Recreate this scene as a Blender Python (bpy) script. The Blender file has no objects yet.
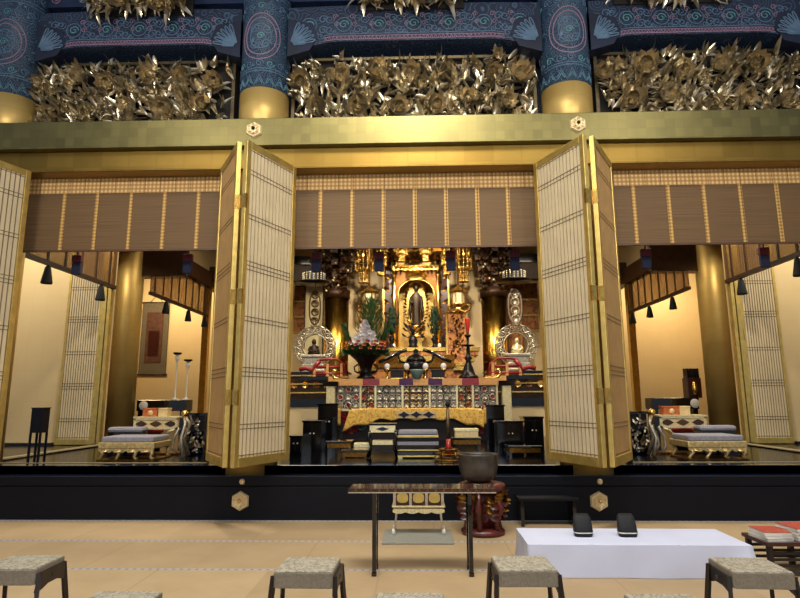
import bpy, math, random
from mathutils import Vector, Matrix
PI = math.pi
SC = bpy.context.scene
COL = SC.collection
rnd = random.Random(7)

# ---------------------------------------------------------------- camera model (used to measure the place)
F = 577.6; EYE = 1.5
YAW, PIT, ROL = math.radians(1.63), math.radians(9.9), math.radians(-0.24)
FW = Vector((-math.sin(YAW)*math.cos(PIT), math.cos(YAW)*math.cos(PIT), math.sin(PIT)))
_r = Vector((math.cos(YAW), math.sin(YAW), 0)); _u = _r.cross(FW)
RT = math.cos(ROL)*_r + math.sin(ROL)*_u
UP = -math.sin(ROL)*_r + math.cos(ROL)*_u
def at(px, py, Y):
    d = FW + (px-400)/F*RT + (299-py)/F*UP
    t = Y/d.y
    return Vector((d.x*t, Y, EYE+d.z*t))
def zat(py, Y, px=415): return at(px, py, Y).z
def xat(px, Y, py=400): return at(px, py, Y).x

# ---------------------------------------------------------------- mesh builder
class MB:
    def __init__(s): s.v = []; s.f = []; s.m = []; s.sm = []
    def add(s, vs, fs, mi=0, smooth=False):
        b = len(s.v); s.v += [tuple(v) for v in vs]
        for f in fs:
            s.f.append(tuple(b+i for i in f)); s.m.append(mi); s.sm.append(smooth)
        return s
    def box(s, x0, x1, y0, y1, z0, z1, mi=0):
        vs = [(x,y,z) for x in (x0,x1) for y in (y0,y1) for z in (z0,z1)]
        fs = [(0,1,3,2),(4,6,7,5),(0,4,5,1),(2,3,7,6),(0,2,6,4),(1,5,7,3)]
        return s.add(vs, fs, mi)
    def bxc(s, cx, cy, z0, w, d, h, mi=0):
        return s.box(cx-w/2, cx+w/2, cy-d/2, cy+d/2, z0, z0+h, mi)
    def obox(s, M, w, d, h, mi=0):
        vs = [M @ Vector((x,y,z)) for x in (-w/2,w/2) for y in (-d/2,d/2) for z in (-h/2,h/2)]
        fs = [(0,1,3,2),(4,6,7,5),(0,4,5,1),(2,3,7,6),(0,2,6,4),(1,5,7,3)]
        return s.add(vs, fs, mi)
    def prism(s, poly, a0, a1, plane='xz', mi=0):
        n = len(poly)
        def P(p, a):
            return (p[0], a, p[1]) if plane == 'xz' else ((p[0], p[1], a) if plane == 'xy' else (a, p[0], p[1]))
        vs = [P(p, a0) for p in poly]+[P(p, a1) for p in poly]
        fs = [tuple(range(n)), tuple(range(2*n-1, n-1, -1))]+[(i, i+n, (i+1)%n+n, (i+1)%n) for i in range(n)]
        return s.add(vs, fs, mi)
    def lathe(s, prof, c=(0,0,0), seg=24, mi=0, smooth=True, sx=1, sy=1):
        vs = []; fs = []
        n = len(prof)
        for i in range(seg):
            a = 2*PI*i/seg
            for r, z in prof: vs.append((c[0]+sx*r*math.cos(a), c[1]+sy*r*math.sin(a), c[2]+z))
        for i in range(seg):
            j = (i+1)%seg
            for k in range(n-1): fs.append((i*n+k, j*n+k, j*n+k+1, i*n+k+1))
        fs.append(tuple(i*n for i in range(seg))[::-1]); fs.append(tuple(i*n+n-1 for i in range(seg)))
        return s.add(vs, fs, mi, smooth)
    def cyl(s, c, r, z0, z1, seg=24, mi=0): return s.lathe([(r,z0),(r,z1)], c, seg, mi)
    def tube(s, pts, r, seg=6, mi=0, closed=False, smooth=True):
        pts = [Vector(p) for p in pts]; n = len(pts); vs = []; fs = []
        up = Vector((0,0,1)); last = None
        for i, p in enumerate(pts):
            if closed: t = pts[(i+1)%n]-pts[i-1]
            else: t = pts[min(i+1,n-1)]-pts[max(i-1,0)]
            if t.length < 1e-9: t = Vector((0,0,1))
            t.normalize()
            ref = last if last is not None else (Vector((0,1,0)) if abs(t.y) < .9 else Vector((1,0,0)))
            a = ref - t*ref.dot(t)
            if a.length < 1e-5: a = t.orthogonal()
            a.normalize(); last = a; b = t.cross(a)
            rr = r[i] if isinstance(r, (list,tuple)) else r
            for k in range(seg):
                q = 2*PI*k/seg; vs.append(p+rr*(math.cos(q)*a+math.sin(q)*b))
        m = n if closed else n-1
        for i in range(m):
            j = (i+1)%n
            for k in range(seg): fs.append((i*seg+k, i*seg+(k+1)%seg, j*seg+(k+1)%seg, j*seg+k))
        if not closed:
            fs.append(tuple(range(seg))[::-1]); fs.append(tuple((n-1)*seg+k for k in range(seg)))
        return s.add(vs, fs, mi, smooth)
    def ball(s, c, r, mi=0, seg=10, rings=6, sz=1, sx=1, sy=1):
        prof = [(max(.001, r*math.sin(PI*k/rings)), -r*sz*math.cos(PI*k/rings)) for k in range(rings+1)]
        return s.lathe(prof, c, seg, mi, True, sx, sy)
    def leaf(s, base, d, n, L, W, curl=.3, mi=0, steps=5, ridge=.25):
        d = Vector(d).normalized(); n = Vector(n); n = (n-d*n.dot(d))
        if n.length < 1e-4: n = d.orthogonal()
        n.normalize(); sd = d.cross(n); base = Vector(base)
        vs = []; fs = []
        for i in range(steps+1):
            t = i/steps; w = W*math.sin(PI*min(1, t*.93+.07))**.8*(1 if t < 1 else 0)+.001
            a = curl*t*1.6
            c = base + d*(L*t*math.cos(a*.6)) + n*(L*t*math.sin(a))
            vs += [c-sd*w/2, c-n*ridge*w, c+sd*w/2]
        for i in range(steps):
            a = i*3
            fs += [(a,a+1,a+4,a+3),(a+1,a+2,a+5,a+4)]
        return s.add(vs, fs, mi, True)
    def build(s, name, mats, parent=None, bevel=0, loc=None):
        me = bpy.data.meshes.new(name); me.from_pydata(s.v, [], s.f)
        if not isinstance(mats, (list,tuple)): mats = [mats]
        for m in mats: me.materials.append(m)
        me.polygons.foreach_set('material_index', s.m)
        me.polygons.foreach_set('use_smooth', s.sm)
        me.update()
        o = bpy.data.objects.new(name, me); COL.objects.link(o)
        if parent is not None: o.parent = parent
        if loc is not None: o.location = loc
        if bevel:
            b = o.modifiers.new('bevel', 'BEVEL'); b.width = bevel; b.segments = 2; b.limit_method = 'ANGLE'
        return o

def tag(o, label=None, cat=None, group=None, kind=None):
    if label: o['label'] = label
    if cat: o['category'] = cat
    if group: o['group'] = group
    if kind: o['kind'] = kind
    return o
def thing(name, label, cat, loc=(0,0,0), rz=0, group=None):
    o = bpy.data.objects.new(name, None); COL.objects.link(o)
    o.empty_display_size = .1
    o.location = loc; o.rotation_euler = (0,0,rz)
    return tag(o, label, cat, group)
def struct(mb, name, mats, parent=None, bevel=0):
    o = mb.build(name, mats, parent, bevel)
    if parent is None: o['kind'] = 'structure'
    return o
def dup(root, loc=None, rz=None, label=None, group=None, scale=None):
    r = root.copy(); COL.objects.link(r)
    if loc is not None: r.location = loc
    if rz is not None: r.rotation_euler = (0,0,rz)
    if scale is not None: r.scale = scale
    if label: r['label'] = label
    if group: r['group'] = group
    for ch in list(root.children):
        c = ch.copy(); COL.objects.link(c); c.parent = r
        for g in list(ch.children):
            d = g.copy(); COL.objects.link(d); d.parent = c
    return r

# ---------------------------------------------------------------- materials
def lin(h):
    h = h.lstrip('#'); o = []
    for i in (0,2,4):
        c = int(h[i:i+2], 16)/255
        o.append(c/12.92 if c <= .04045 else ((c+.055)/1.055)**2.4)
    return (*o, 1)
class NT:
    def __init__(s, name):
        s.mat = bpy.data.materials.new(name); s.mat.use_nodes = True
        s.t = s.mat.node_tree; s.b = s.t.nodes['Principled BSDF']
    def n(s, typ, **kw):
        x = s.t.nodes.new(typ)
        for k, v in kw.items():
            if k.startswith('_'): setattr(x, k[1:], v)
            else: x.inputs[k.replace('__', ' ')].default_value = v
        return x
    def l(s, a, b): s.t.links.new(a, b)
    def coord(s, scale=(1,1,1), rot=(0,0,0)):
        c = s.n('ShaderNodeTexCoord'); m = s.n('ShaderNodeMapping')
        m.inputs['Scale'].default_value = scale; m.inputs['Rotation'].default_value = rot
        s.l(c.outputs['Object'], m.inputs['Vector']); return m.outputs['Vector']
    def mix(s, fac, a, b, typ='MIX'):
        m = s.n('ShaderNodeMix', _data_type='RGBA', _blend_type=typ)
        for k, v in ((0, fac), (6, a), (7, b)):
            if hasattr(v, 'is_output'): s.l(v, m.inputs[k])
            else: m.inputs[k].default_value = v
        return m.outputs[2]
    def ramp(s, fac, stops, interp='LINEAR'):
        r = s.n('ShaderNodeValToRGB'); r.color_ramp.interpolation = interp
        e = r.color_ramp.elements
        while len(e) < len(stops): e.new(.5)
        for i, (p, c) in enumerate(stops): e[i].position = p; e[i].color = c
        s.l(fac, r.inputs['Fac']); return r.outputs['Color']
    def math(s, op, a, b=None):
        m = s.n('ShaderNodeMath', _operation=op)
        for k, v in ((0, a), (1, b)):
            if v is None: continue
            if hasattr(v, 'is_output'): s.l(v, m.inputs[k])
            else: m.inputs[k].default_value = v
        return m.outputs[0]
    def bump(s, h, strength=.3, dist=.01):
        b = s.n('ShaderNodeBump'); b.inputs['Strength'].default_value = strength; b.inputs['Distance'].default_value = dist
        s.l(h, b.inputs['Height']); s.l(b.outputs['Normal'], s.b.inputs['Normal'])
    def set(s, **kw):
        for k, v in kw.items(): s.b.inputs[k.replace('_', ' ')].default_value = v
        return s
def simple(name, col, rough=.5, metal=0, noise=0, scale=20, bump=0, coat=0):
    t = NT(name); c = lin(col) if isinstance(col, str) else col
    t.set(Roughness=rough, Metallic=metal)
    t.b.inputs['Base Color'].default_value = c
    if coat: t.b.inputs['Coat Weight'].default_value = coat; t.b.inputs['Coat Roughness'].default_value = .05
    if noise or bump:
        n = t.n('ShaderNodeTexNoise', Scale=scale, Detail=4); t.l(t.coord(), n.inputs['Vector'])
        if noise:
            dk = tuple(x*(1-noise) for x in c[:3])+(1,); lt = tuple(min(1, x*(1+noise)) for x in c[:3])+(1,)
            t.l(t.ramp(n.outputs['Fac'], [(.35, dk), (.65, lt)]), t.b.inputs['Base Color'])
        if bump: t.bump(n.outputs['Fac'], bump, .01)
    return t.mat
M = {}
def goldleaf(name, c1, c2, rough, size=.11, metal=1.0, cmort=None, bump=.08, mort=.3, patch=.3):
    """gold leaf laid in squares"""
    t = NT(name); t.set(Metallic=metal)
    v = t.coord()
    sep = t.n('ShaderNodeSeparateXYZ'); t.l(v, sep.inputs[0])
    def cell(o): return t.math('FLOOR', t.math('DIVIDE', o, size))
    def frac(o): return t.math('ABSOLUTE', t.math('SUBTRACT', t.math('FRACT', t.math('DIVIDE', o, size)), .5))
    comb = t.n('ShaderNodeCombineXYZ')
    t.l(cell(t.math('ADD', sep.outputs[0], sep.outputs[1])), comb.inputs[0]); t.l(cell(sep.outputs[2]), comb.inputs[2])
    wn = t.n('ShaderNodeTexWhiteNoise'); t.l(comb.outputs[0], wn.inputs['Vector'])
    n = t.n('ShaderNodeTexNoise', Scale=3.5, Detail=6); t.l(v, n.inputs['Vector'])
    edge = t.math('MAXIMUM', frac(t.math('ADD', sep.outputs[0], sep.outputs[1])), frac(sep.outputs[2]))
    em = t.math('GREATER_THAN', edge, .465)
    f = t.math('ADD', t.math('MULTIPLY', wn.outputs['Value'], patch), t.math('MULTIPLY', n.outputs['Fac'], .6))
    base = t.mix(f, lin(c1), lin(c2))
    base = t.mix(t.math('MULTIPLY', em, mort), base, lin(cmort or c1))
    t.l(base, t.b.inputs['Base Color'])
    r = t.math('ADD', t.math('MULTIPLY', wn.outputs['Value'], patch*.15), rough); t.l(r, t.b.inputs['Roughness'])
    if bump: t.bump(n.outputs['Fac'], bump, .02)
    return t.mat
M['beam_gold'] = goldleaf('beam_gold', '#6c6544', '#8c8252', .34, .13, 1.0, '#6a6340')
M['lintel_gold'] = goldleaf('lintel_gold', '#785e2c', '#947a3e', .38, .4)
M['column_gold'] = goldleaf('column_gold', '#bf9a50', '#d9bb72', .40, .35, .5, '#a88848', .03, .12, .2)
M['altar_column_gold'] = goldleaf('altar_column_gold', '#b08836', '#c99f48', .22, .35, 1.0, '#9a7630', .02, .1, .15)
M['wall_gold'] = goldleaf('wall_gold', '#d6bd8c', '#dfc99c', .5, .3, .15, '#cfb683', .03, .18, .2)
M['frame_gold'] = simple('frame_gold', '#dcc070', .42, .85, .1, 9, .05)
M['frame_dull'] = simple('dull_gilt_frame', '#6b5f48', .4, .9, .2, 9, .05)
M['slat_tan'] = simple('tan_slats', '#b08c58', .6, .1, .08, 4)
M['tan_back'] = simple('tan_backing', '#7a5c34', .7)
M['bright_gold'] = simple('bright_gold', '#dfb964', .27, 1, .2, 30, .15)
M['pale_gold'] = simple('pale_gold', '#e6d7a6', .38, .55, .15, 40, .15)
M['dark_gold'] = simple('dark_gold', '#7a5524', .4, 1, .35, 25, .3)
M['carving'] = simple('carved_gilt', '#dccfb2', .3, .92, .15, 7, .08)
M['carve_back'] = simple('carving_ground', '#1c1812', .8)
M['silver'] = simple('silvered_metal', '#cfc6b0', .35, .8, .2, 30, .2)
M['lacquer'] = simple('black_lacquer', '#07080b', .12, 0, 0, 5, 0, .6)
M['lacquer_matt'] = simple('black_lacquer_matt', '#0a0c14', .5, 0, .1, 3)
M['lacquer_matt'].node_tree.nodes['Principled BSDF'].inputs['Specular IOR Level'].default_value = .2
M['floor_lacquer'] = simple('floor_lacquer', '#04060c', .16, 0, .1, 3)
M['floor_lacquer'].node_tree.nodes['Principled BSDF'].inputs['Specular IOR Level'].default_value = .1
M['sill'] = simple('sill_lacquer', '#16203c', .14, 0, 0, 5, 0, .5)  # bluish reflection on the black lacquer put into its base colour
M['bronze'] = simple('dark_bronze', '#524c46', .42, .6, .25, 8, .08)
M['black_bronze'] = simple('black_bronze', '#1d1a1c', .35, .6, .2, 20, .1)
M['red_lacquer'] = simple('red_lacquer', '#4e1812', .38, 0, .3, 12, 0, .15)
M['vermilion'] = simple('vermilion', '#a3281b', .35, 0, .2, 12, 0)
M['red_brown'] = simple('red_brown_wood', '#34130f', .3, 0, .3, 18, 0, .3)
M['brown'] = simple('dark_brown_wood', '#38200c', .5, 0, .3, 6)
M['midbrown'] = simple('brown_wood', '#4f3016', .5, 0, .2, 6)
M['navy'] = simple('navy_cloth', '#1b2342', .8, 0, .2, 40)
M['tassel_red'] = simple('tassel_red', '#4e1226', .8, 0, .2, 40)
M['tassel_black'] = simple('tassel_black', '#101216', .8, 0, .2, 40)
M['white_cloth'] = simple('white_cloth', '#ccd2ea', .85, 0, .03, 3, .05)
M['grey_mat'] = simple('grey_mat', '#8b8a80', .9, 0, .08, 60, .1)
M['cushion'] = simple('grey_lilac_cloth', '#8a8892', .85, 0, .2, 60, .1)
M['stool_metal'] = simple('brown_metal', '#2a211d', .4, .3, .1, 20)
M['paper'] = simple('paper_white', '#d8d2c6', .8, 0, .06, 30)
M['paper_red'] = simple('cover_red', '#b04a38', .7, 0, .1, 30)
M['orange'] = simple('orange_box', '#b5602c', .6, 0, .2, 30)
M['cream'] = simple('cream_box', '#d9bf8a', .7, 0, .1, 30)
M['green'] = simple('pine_green', '#38592e', .7, 0, .4, 30)
M['dkgreen'] = simple('dark_green', '#16301c', .6, 0, .4, 30)
M['petal_white'] = simple('petal_white', '#e4e2e6', .7, 0, .05, 30)
M['petal_pink'] = simple('petal_pink', '#c65a74', .7, 0, .2, 30)
M['petal_yellow'] = simple('petal_yellow', '#dda43c', .7, 0, .2, 30)
M['celadon'] = simple('celadon', '#6d8580', .3, 0, .1, 20, 0, .3)
M['blue_line'] = simple('painted_pale_blue', '#58748f', .6)
M['teal_line'] = simple('painted_teal', '#5b9aa0', .6)
M['pink_line'] = simple('painted_mauve', '#9a7890', .6)
M['navy_paint'] = simple('painted_navy', '#0e1932', .6, 0, .35, 3)
M['slate_paint'] = simple('painted_slate_blue', '#192a4a', .6, 0, .3, 5)
M['slat'] = simple('pale_slats', '#d0bf9c', .6, 0, .05, 4)
M['slat_back'] = simple('panel_backing', '#74634a', .7)
M['body_dark'] = simple('statue_dark_gold', '#2c1e10', .45, .5, .3, 20)
M['mauve_cloth'] = simple('mauve_cloth', '#4e2a58', .8, 0, .2, 30)

def mk_tatami():
    t = NT('tatami'); t.set(Roughness=.75)
    v = t.coord(); sep = t.n('ShaderNodeSeparateXYZ'); t.l(v, sep.inputs[0])
    W = 1.06
    yy = t.math('DIVIDE', t.math('SUBTRACT', sep.outputs[1], 7.62), W)
    fr = t.math('FRACT', yy); row = t.math('FLOOR', yy)
    d = t.math('ABSOLUTE', t.math('SUBTRACT', fr, .5))
    border = t.math('GREATER_THAN', d, .472)
    # short seams, staggered row by row
    xo = t.math('DIVIDE', t.math('ADD', t.math('ADD', sep.outputs[0], .55), t.math('MULTIPLY', row, .735)), 2.0)
    dx = t.math('ABSOLUTE', t.math('SUBTRACT', t.math('FRACT', xo), .5)); seam = t.math('GREATER_THAN', dx, .4965)
    cellx = t.math('FLOOR', t.math('ADD', xo, .5))
    cb = t.n('ShaderNodeCombineXYZ'); t.l(cellx, cb.inputs[0]); t.l(row, cb.inputs[1])
    wn = t.n('ShaderNodeTexWhiteNoise'); t.l(cb.outputs[0], wn.inputs['Vector'])
    n1 = t.n('ShaderNodeTexNoise', Scale=2.2, Detail=5); t.l(v, n1.inputs['Vector'])
    m2 = t.coord((14, 260, 1)); n2 = t.n('ShaderNodeTexNoise', Scale=1, Detail=3); t.l(m2, n2.inputs['Vector'])
    f = t.math('ADD', t.math('ADD', t.math('MULTIPLY', n1.outputs['Fac'], .45), t.math('MULTIPLY', n2.outputs['Fac'], .35)), t.math('MULTIPLY', wn.outputs['Value'], .25))
    base = t.ramp(f, [(.2, lin('#9a8260')), (.85, lin('#bfa680'))])
    base = t.mix(t.math('MULTIPLY', seam, .3), base, lin('#7d6a4c'))
    # woven border with small repeating marks
    px = t.math('ABSOLUTE', t.math('SUBTRACT', t.math('FRACT', t.math('MULTIPLY', sep.outputs[0], 14)), .5))
    mk = t.math('GREATER_THAN', px, .3)
    core = t.math('GREATER_THAN', d, .485)
    bc = t.mix(t.math('MULTIPLY', t.math('MULTIPLY', mk, core), .8), lin('#a8a5a2'), lin('#6c6c78'))
    base = t.mix(border, base, bc)
    t.l(base, t.b.inputs['Base Color'])
    t.bump(n2.outputs['Fac'], .15, .003)
    return t.mat
M['tatami'] = mk_tatami()

def mk_brocade(name, c1, c2, scale, thr=.5, metal=0, rough=.75):
    t = NT(name); t.set(Roughness=rough, Metallic=metal)
    v = t.coord()
    n = t.n('ShaderNodeTexNoise', Scale=scale*.5, Detail=2, Distortion=2.5); t.l(v, n.inputs['Vector'])
    vo = t.n('ShaderNodeTexVoronoi', Scale=scale); t.l(v, vo.inputs['Vector'])
    f = t.math('ADD', t.math('MULTIPLY', n.outputs['Fac'], .8), t.math('MULTIPLY', vo.outputs['Distance'], .35))
    c = t.ramp(f, [(thr-.06, lin(c1)), (thr, lin(c2)), (thr+.1, lin(c1))])
    t.l(c, t.b.inputs['Base Color']); return t.mat
M['brocade'] = mk_brocade('stool_brocade', '#a59e8c', '#6e6759', 26, .52)
M['brocade_shaded'] = mk_brocade('stool_brocade_shaded', '#82796a', '#72695a', 40, .52)  # darker copy of the brocade: shade of the cushion sides in the colour
M['altar_cloth'] = mk_brocade('gold_brocade', '#efc45e', '#b8823a', 14, .5, .2, .6)
M['painting'] = mk_brocade('gilt_painting', '#a26a34', '#5a3020', 5, .5, .3, .5)

def mk_band(name, c1, c2, c3, sx=.045):
    """lozenge pattern on woven silk, x-z plane"""
    t = NT(name); t.set(Roughness=.7)
    v = t.coord(); sep = t.n('ShaderNodeSeparateXYZ'); t.l(v, sep.inputs[0])
    def tri(o, s): return t.math('ABSOLUTE', t.math('SUBTRACT', t.math('FRACT', t.math('DIVIDE', o, s)), .5))
    d = t.math('ADD', tri(sep.outputs[0], sx), tri(sep.outputs[2], sx))
    a = t.math('GREATER_THAN', d, .68); b = t.math('LESS_THAN', d, .25)
    c = t.mix(a, lin(c1), lin(c2)); c = t.mix(b, c, lin(c3))
    seam = t.math('GREATER_THAN', tri(sep.outputs[0], .225), .478)
    c = t.mix(t.math('MULTIPLY', seam, .7), c, lin('#5a3018'))
    t.l(c, t.b.inputs['Base Color']); return t.mat
M['band'] = mk_band('orange_silk_band', '#c6995c', '#e8d296', '#a8783e', .06)
def mk_reed(name='brown_reed_blind', see=.13, c1='#584226', c2='#785a34'):
    t = NT(name); t.set(Roughness=.65)
    v = t.coord((1, 1, 160)); w = t.n('ShaderNodeTexNoise', Scale=1, Detail=2); t.l(v, w.inputs['Vector'])
    c = t.ramp(w.outputs['Fac'], [(.3, lin(c1)), (.7, lin(c2))])
    t.l(c, t.b.inputs['Base Color'])
    tr = t.n('ShaderNodeBsdfTransparent'); mx = t.n('ShaderNodeMixShader', Fac=see)
    tr.inputs[0].default_value = (.9, .8, .65, 1)
    out = t.t.nodes['Material Output']
    t.l(t.b.outputs[0], mx.inputs[1]); t.l(tr.outputs[0], mx.inputs[2]); t.l(mx.outputs[0], out.inputs['Surface'])
    return t.mat
M['reed'] = mk_reed()
M['stripe'] = mk_band('gold_stripe', '#b08a48', '#7a5228', '#d0aa60', .05)
M['side_blind'] = mk_reed('tan_side_blind', .42, '#6a4a2c', '#805c38')

def mk_paint(name, base, l1, l2, scale):
    t = NT(name); t.set(Roughness=.55)
    v = t.coord(); n = t.n('ShaderNodeTexNoise', Scale=scale*.6, Detail=2); t.l(v, n.inputs['Vector'])
    vm = t.n('ShaderNodeVectorMath', _operation='ADD'); t.l(v, vm.inputs[0])
    sc = t.n('ShaderNodeVectorMath', _operation='SCALE'); sc.inputs['Scale'].default_value = .12; t.l(n.outputs['Color'], sc.inputs[0])
    t.l(sc.outputs[0], vm.inputs[1])
    vo = t.n('ShaderNodeTexVoronoi', Scale=scale); t.l(vm.outputs[0], vo.inputs['Vector'])
    s1 = t.math('SINE', t.math('MULTIPLY', vo.outputs['Distance'], 32))
    c = t.ramp(s1, [(.55, lin(base)), (.8, lin(l1)), (.95, lin(l2))])
    t.l(c, t.b.inputs['Base Color']); return t.mat
M['paint_beam'] = mk_paint('painted_scroll_navy', '#142038', '#20344c', '#3e5670', 5)
M['paint_col'] = mk_paint('painted_scroll_teal', '#1b3048', '#2c4862', '#5a7a92', 8)
M['openwork'] = mk_band('altar_openwork', '#2c2a34', '#cfc0a0', '#8a4a3a', .085)
M['openwork_blue'] = mk_paint('altar_openwork_blue', '#1e2a3c', '#b8a888', '#e0d4b0', 9)
M['altar_gilt_edge'] = simple('gilt_orange_edge', '#d09a5c', .45, .4, .12, 30)
M['vermilion_dark'] = simple('deep_red_lacquer', '#8a1f26', .35, 0, .2, 12)
M['celadon_dark'] = simple('verdigris', '#33544e', .5, .3, .25, 20)
M['scroll_grey'] = simple('scroll_mount_grey', '#5e5644', .8, 0, .1, 20)
M['painting_dark'] = simple('painting_brown', '#4e2c1c', .7, 0, .3, 8)
M['cream_dull'] = simple('matting_edge', '#8d8166', .8, 0, .1, 20)
M['bracket_dark'] = simple('bracket_dark_gilt', '#3a2412', .5, .5, .3, 12)
M['hex_gold'] = simple('crest_plaque_gold', '#ecd4a0', .45, .15, .06, 30)
M['plaque_bronze'] = simple('plaque_bronze', '#6e5c44', .4, .8, .3, 30, .2)
M['soft_black'] = simple('black_cloth', '#08090e', .7)
M['dais_gold'] = simple('dais_gilt', '#d2b87e', .4, .65, .25, 25, .15)
CX = [-6.15, -2.27, 2.27, 6.15]       # column lines
CY = 8.05; CR = .36
FZ = .655                             # raised inner floor
# ---------------------------------------------------------------- floors, platform, walls
struct(MB().box(-10, 10, -4, 7.65, -.1, 0), 'floor', M['tatami'])
struct(MB().box(-10.5, 10.5, 7.80, 19, .40, FZ), 'raised_floor', M['floor_lacquer'])
b = MB().box(-10.5, 10.5, 7.65, 7.86, 0, .41).box(-10.5, 10.5, 7.64, 7.86, .425, .54).box(-10.5, 10.5, 7.67, 7.86, .405, .43)
struct(b, 'platform_front', M['lacquer_matt'], bevel=.006)
struct(MB().box(-10.5, 10.5, 7.80, 7.95, .54, FZ+.004), 'trim_1', M['sill'], bevel=.01)
struct(MB().box(-10.5, 10.5, 7.655, 7.80, .54, .546), 'trim_2', M['sill'])
# long sills between the inner room and the side chambers, with a pale matting strip
for i, s in enumerate((-1, 1)):
    x = s*6.1
    bm = MB().box(x-.14, x+.14, 8.05, 11.3, FZ-.02, FZ+.02, 0).box(x-.08, x+.06, 8.05, 11.3, FZ+.01, FZ+.024, 1)
    struct(bm, 'trim_%d' % (3+i), [M['lacquer'], M['cream_dull']])
    x0, x1 = sorted((s*2.9, s*6.0))
    struct(MB().box(x0, x1, 8.11, 8.15, FZ-.01, FZ+.008), 'trim_%d' % (5+i), M['cream_dull'])
    x0, x1 = sorted((s*7.1, s*9.6))
    struct(MB().box(x0, x1, 11.3, 11.44, FZ-.02, FZ+.05), 'trim_%d' % (7+i), M['lacquer'])
struct(MB().box(-10.4, 10.4, 18.6, 18.8, FZ-.2, 7.6), 'wall_back', M['wall_gold'])
for s, nm in ((-1, 'left'), (1, 'right')):
    x0, x1 = sorted((s*10.3, s*10.5))
    struct(MB().box(x0, x1, 7.9, 18.7, FZ-.2, 7.6), 'wall_'+nm, M['wall_gold'])
    x0, x1 = sorted((s*6.2, s*10.35))
    struct(MB().box(x0, x1, 11.45, 11.55, FZ-.2, 7.6), 'wall_%s_chamber' % nm, M['wall_gold'])
struct(MB().box(-10.4, 10.4, 8.45, 18.7, 6.6, 6.75), 'ceiling', M['brown'])
# ceiling beams of the inner room
for k, x in enumerate((-5.2, -4.2, -3.2, 3.2, 4.2, 5.2)):
    struct(MB().box(x-.06, x+.06, 8.5, 18.6, 6.42, 6.62), 'trim_%d' % (11+k), M['brown'])
for k, y in enumerate((10.5, 12.6, 14.6, 16.6)):
    struct(MB().box(-6.1, 6.1, y-.1, y+.1, 6.25, 6.58), 'trim_%d' % (17+k), M['brown'])
# side-line lintels over the blinds
for i, s in enumerate((-1, 1)):
    x = s*6.15
    struct(MB().box(*sorted((s*6.3, s*5.15)), 12.5, 12.62, 4.27, 4.95), 'trim_%d' % (41+i), M['brown'])
    struct(MB().box(x-.13, x+.13, 8.3, 12.3, 4.85, 5.3), 'trim_%d' % (21+i), M['midbrown'])
    struct(MB().box(x-.13, x+.13, 12.7, 18.6, 4.80, 5.22), 'trim_%d' % (23+i), M['midbrown'])
    struct(MB().box(x-.05, x+.05, 8.3, 18.6, 5.3, 6.6).box(x-.05, x+.05, 12.9, 18.6, 4.95, 5.3), 'trim_%d' % (25+i), M['wall_gold'])
    x0, x1 = sorted((s*6.25, s*10.3))
    struct(MB().box(x0, x1, 12.45, 18.6, 5.5, 5.6), 'ceiling_side_%s' % ('left', 'right')[i], M['brown'])
# cross lintel at the rear of the inner room
struct(MB().box(-6.1, -2.6, 16.5, 16.75, 4.95, 5.4), 'trim_27', M['brown'])
struct(MB().box(2.6, 6.1, 16.5, 16.75, 4.95, 5.4), 'trim_28', M['brown'])

# ---------------------------------------------------------------- columns
names = ['at the far left edge', 'left of the centre bay', 'right of the centre bay', 'at the far right']
def paint_scroll(mb, P, cx, cz, r, d=1, turns=1.6, w=.009, mi=1, a0=0):
    n = int(12*turns)
    pts = []
    for i in range(n+1):
        t = i/n; a = a0+d*t*turns*2*PI; q = r*(1-t*.8)
        pts.append(P(cx+q*math.cos(a), cz+q*math.sin(a)))
    mb.tube(pts, w, 4, mi)
def paint_arc(mb, P, pts2, w=.008, mi=1): mb.tube([P(*p) for p in pts2], w, 4, mi)
def fan(mb, P, cx, cz, R, a0, a1, n, mi=2):
    for i in range(n):
        a = a0+(a1-a0)*(i+.5)/n; h = abs(a1-a0)/n*.5
        pts = []
        for k in range(9):
            t = k/8; ang = a+h*.9*math.sin(PI*t)*(1 if k < 99 else 1)
            q = R*(.3+.7*math.sin(PI*t/1.0)) if False else None
        # petal outline: out along one side and back along the other
        for k in range(11):
            t = k/10; s = math.cos(PI*t)      # -1..1 side
            rr = R*(.25+.75*math.sin(PI*t)**.5)
            ang = a-h*.85*s*(.35+.65*math.sin(PI*t)**.4) if 0 < t < 1 else a-h*.3*s
            pts.append(P(cx+rr*math.cos(ang), cz+rr*math.sin(ang)))
        mb.tube(pts, .012, 4, mi)
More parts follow.
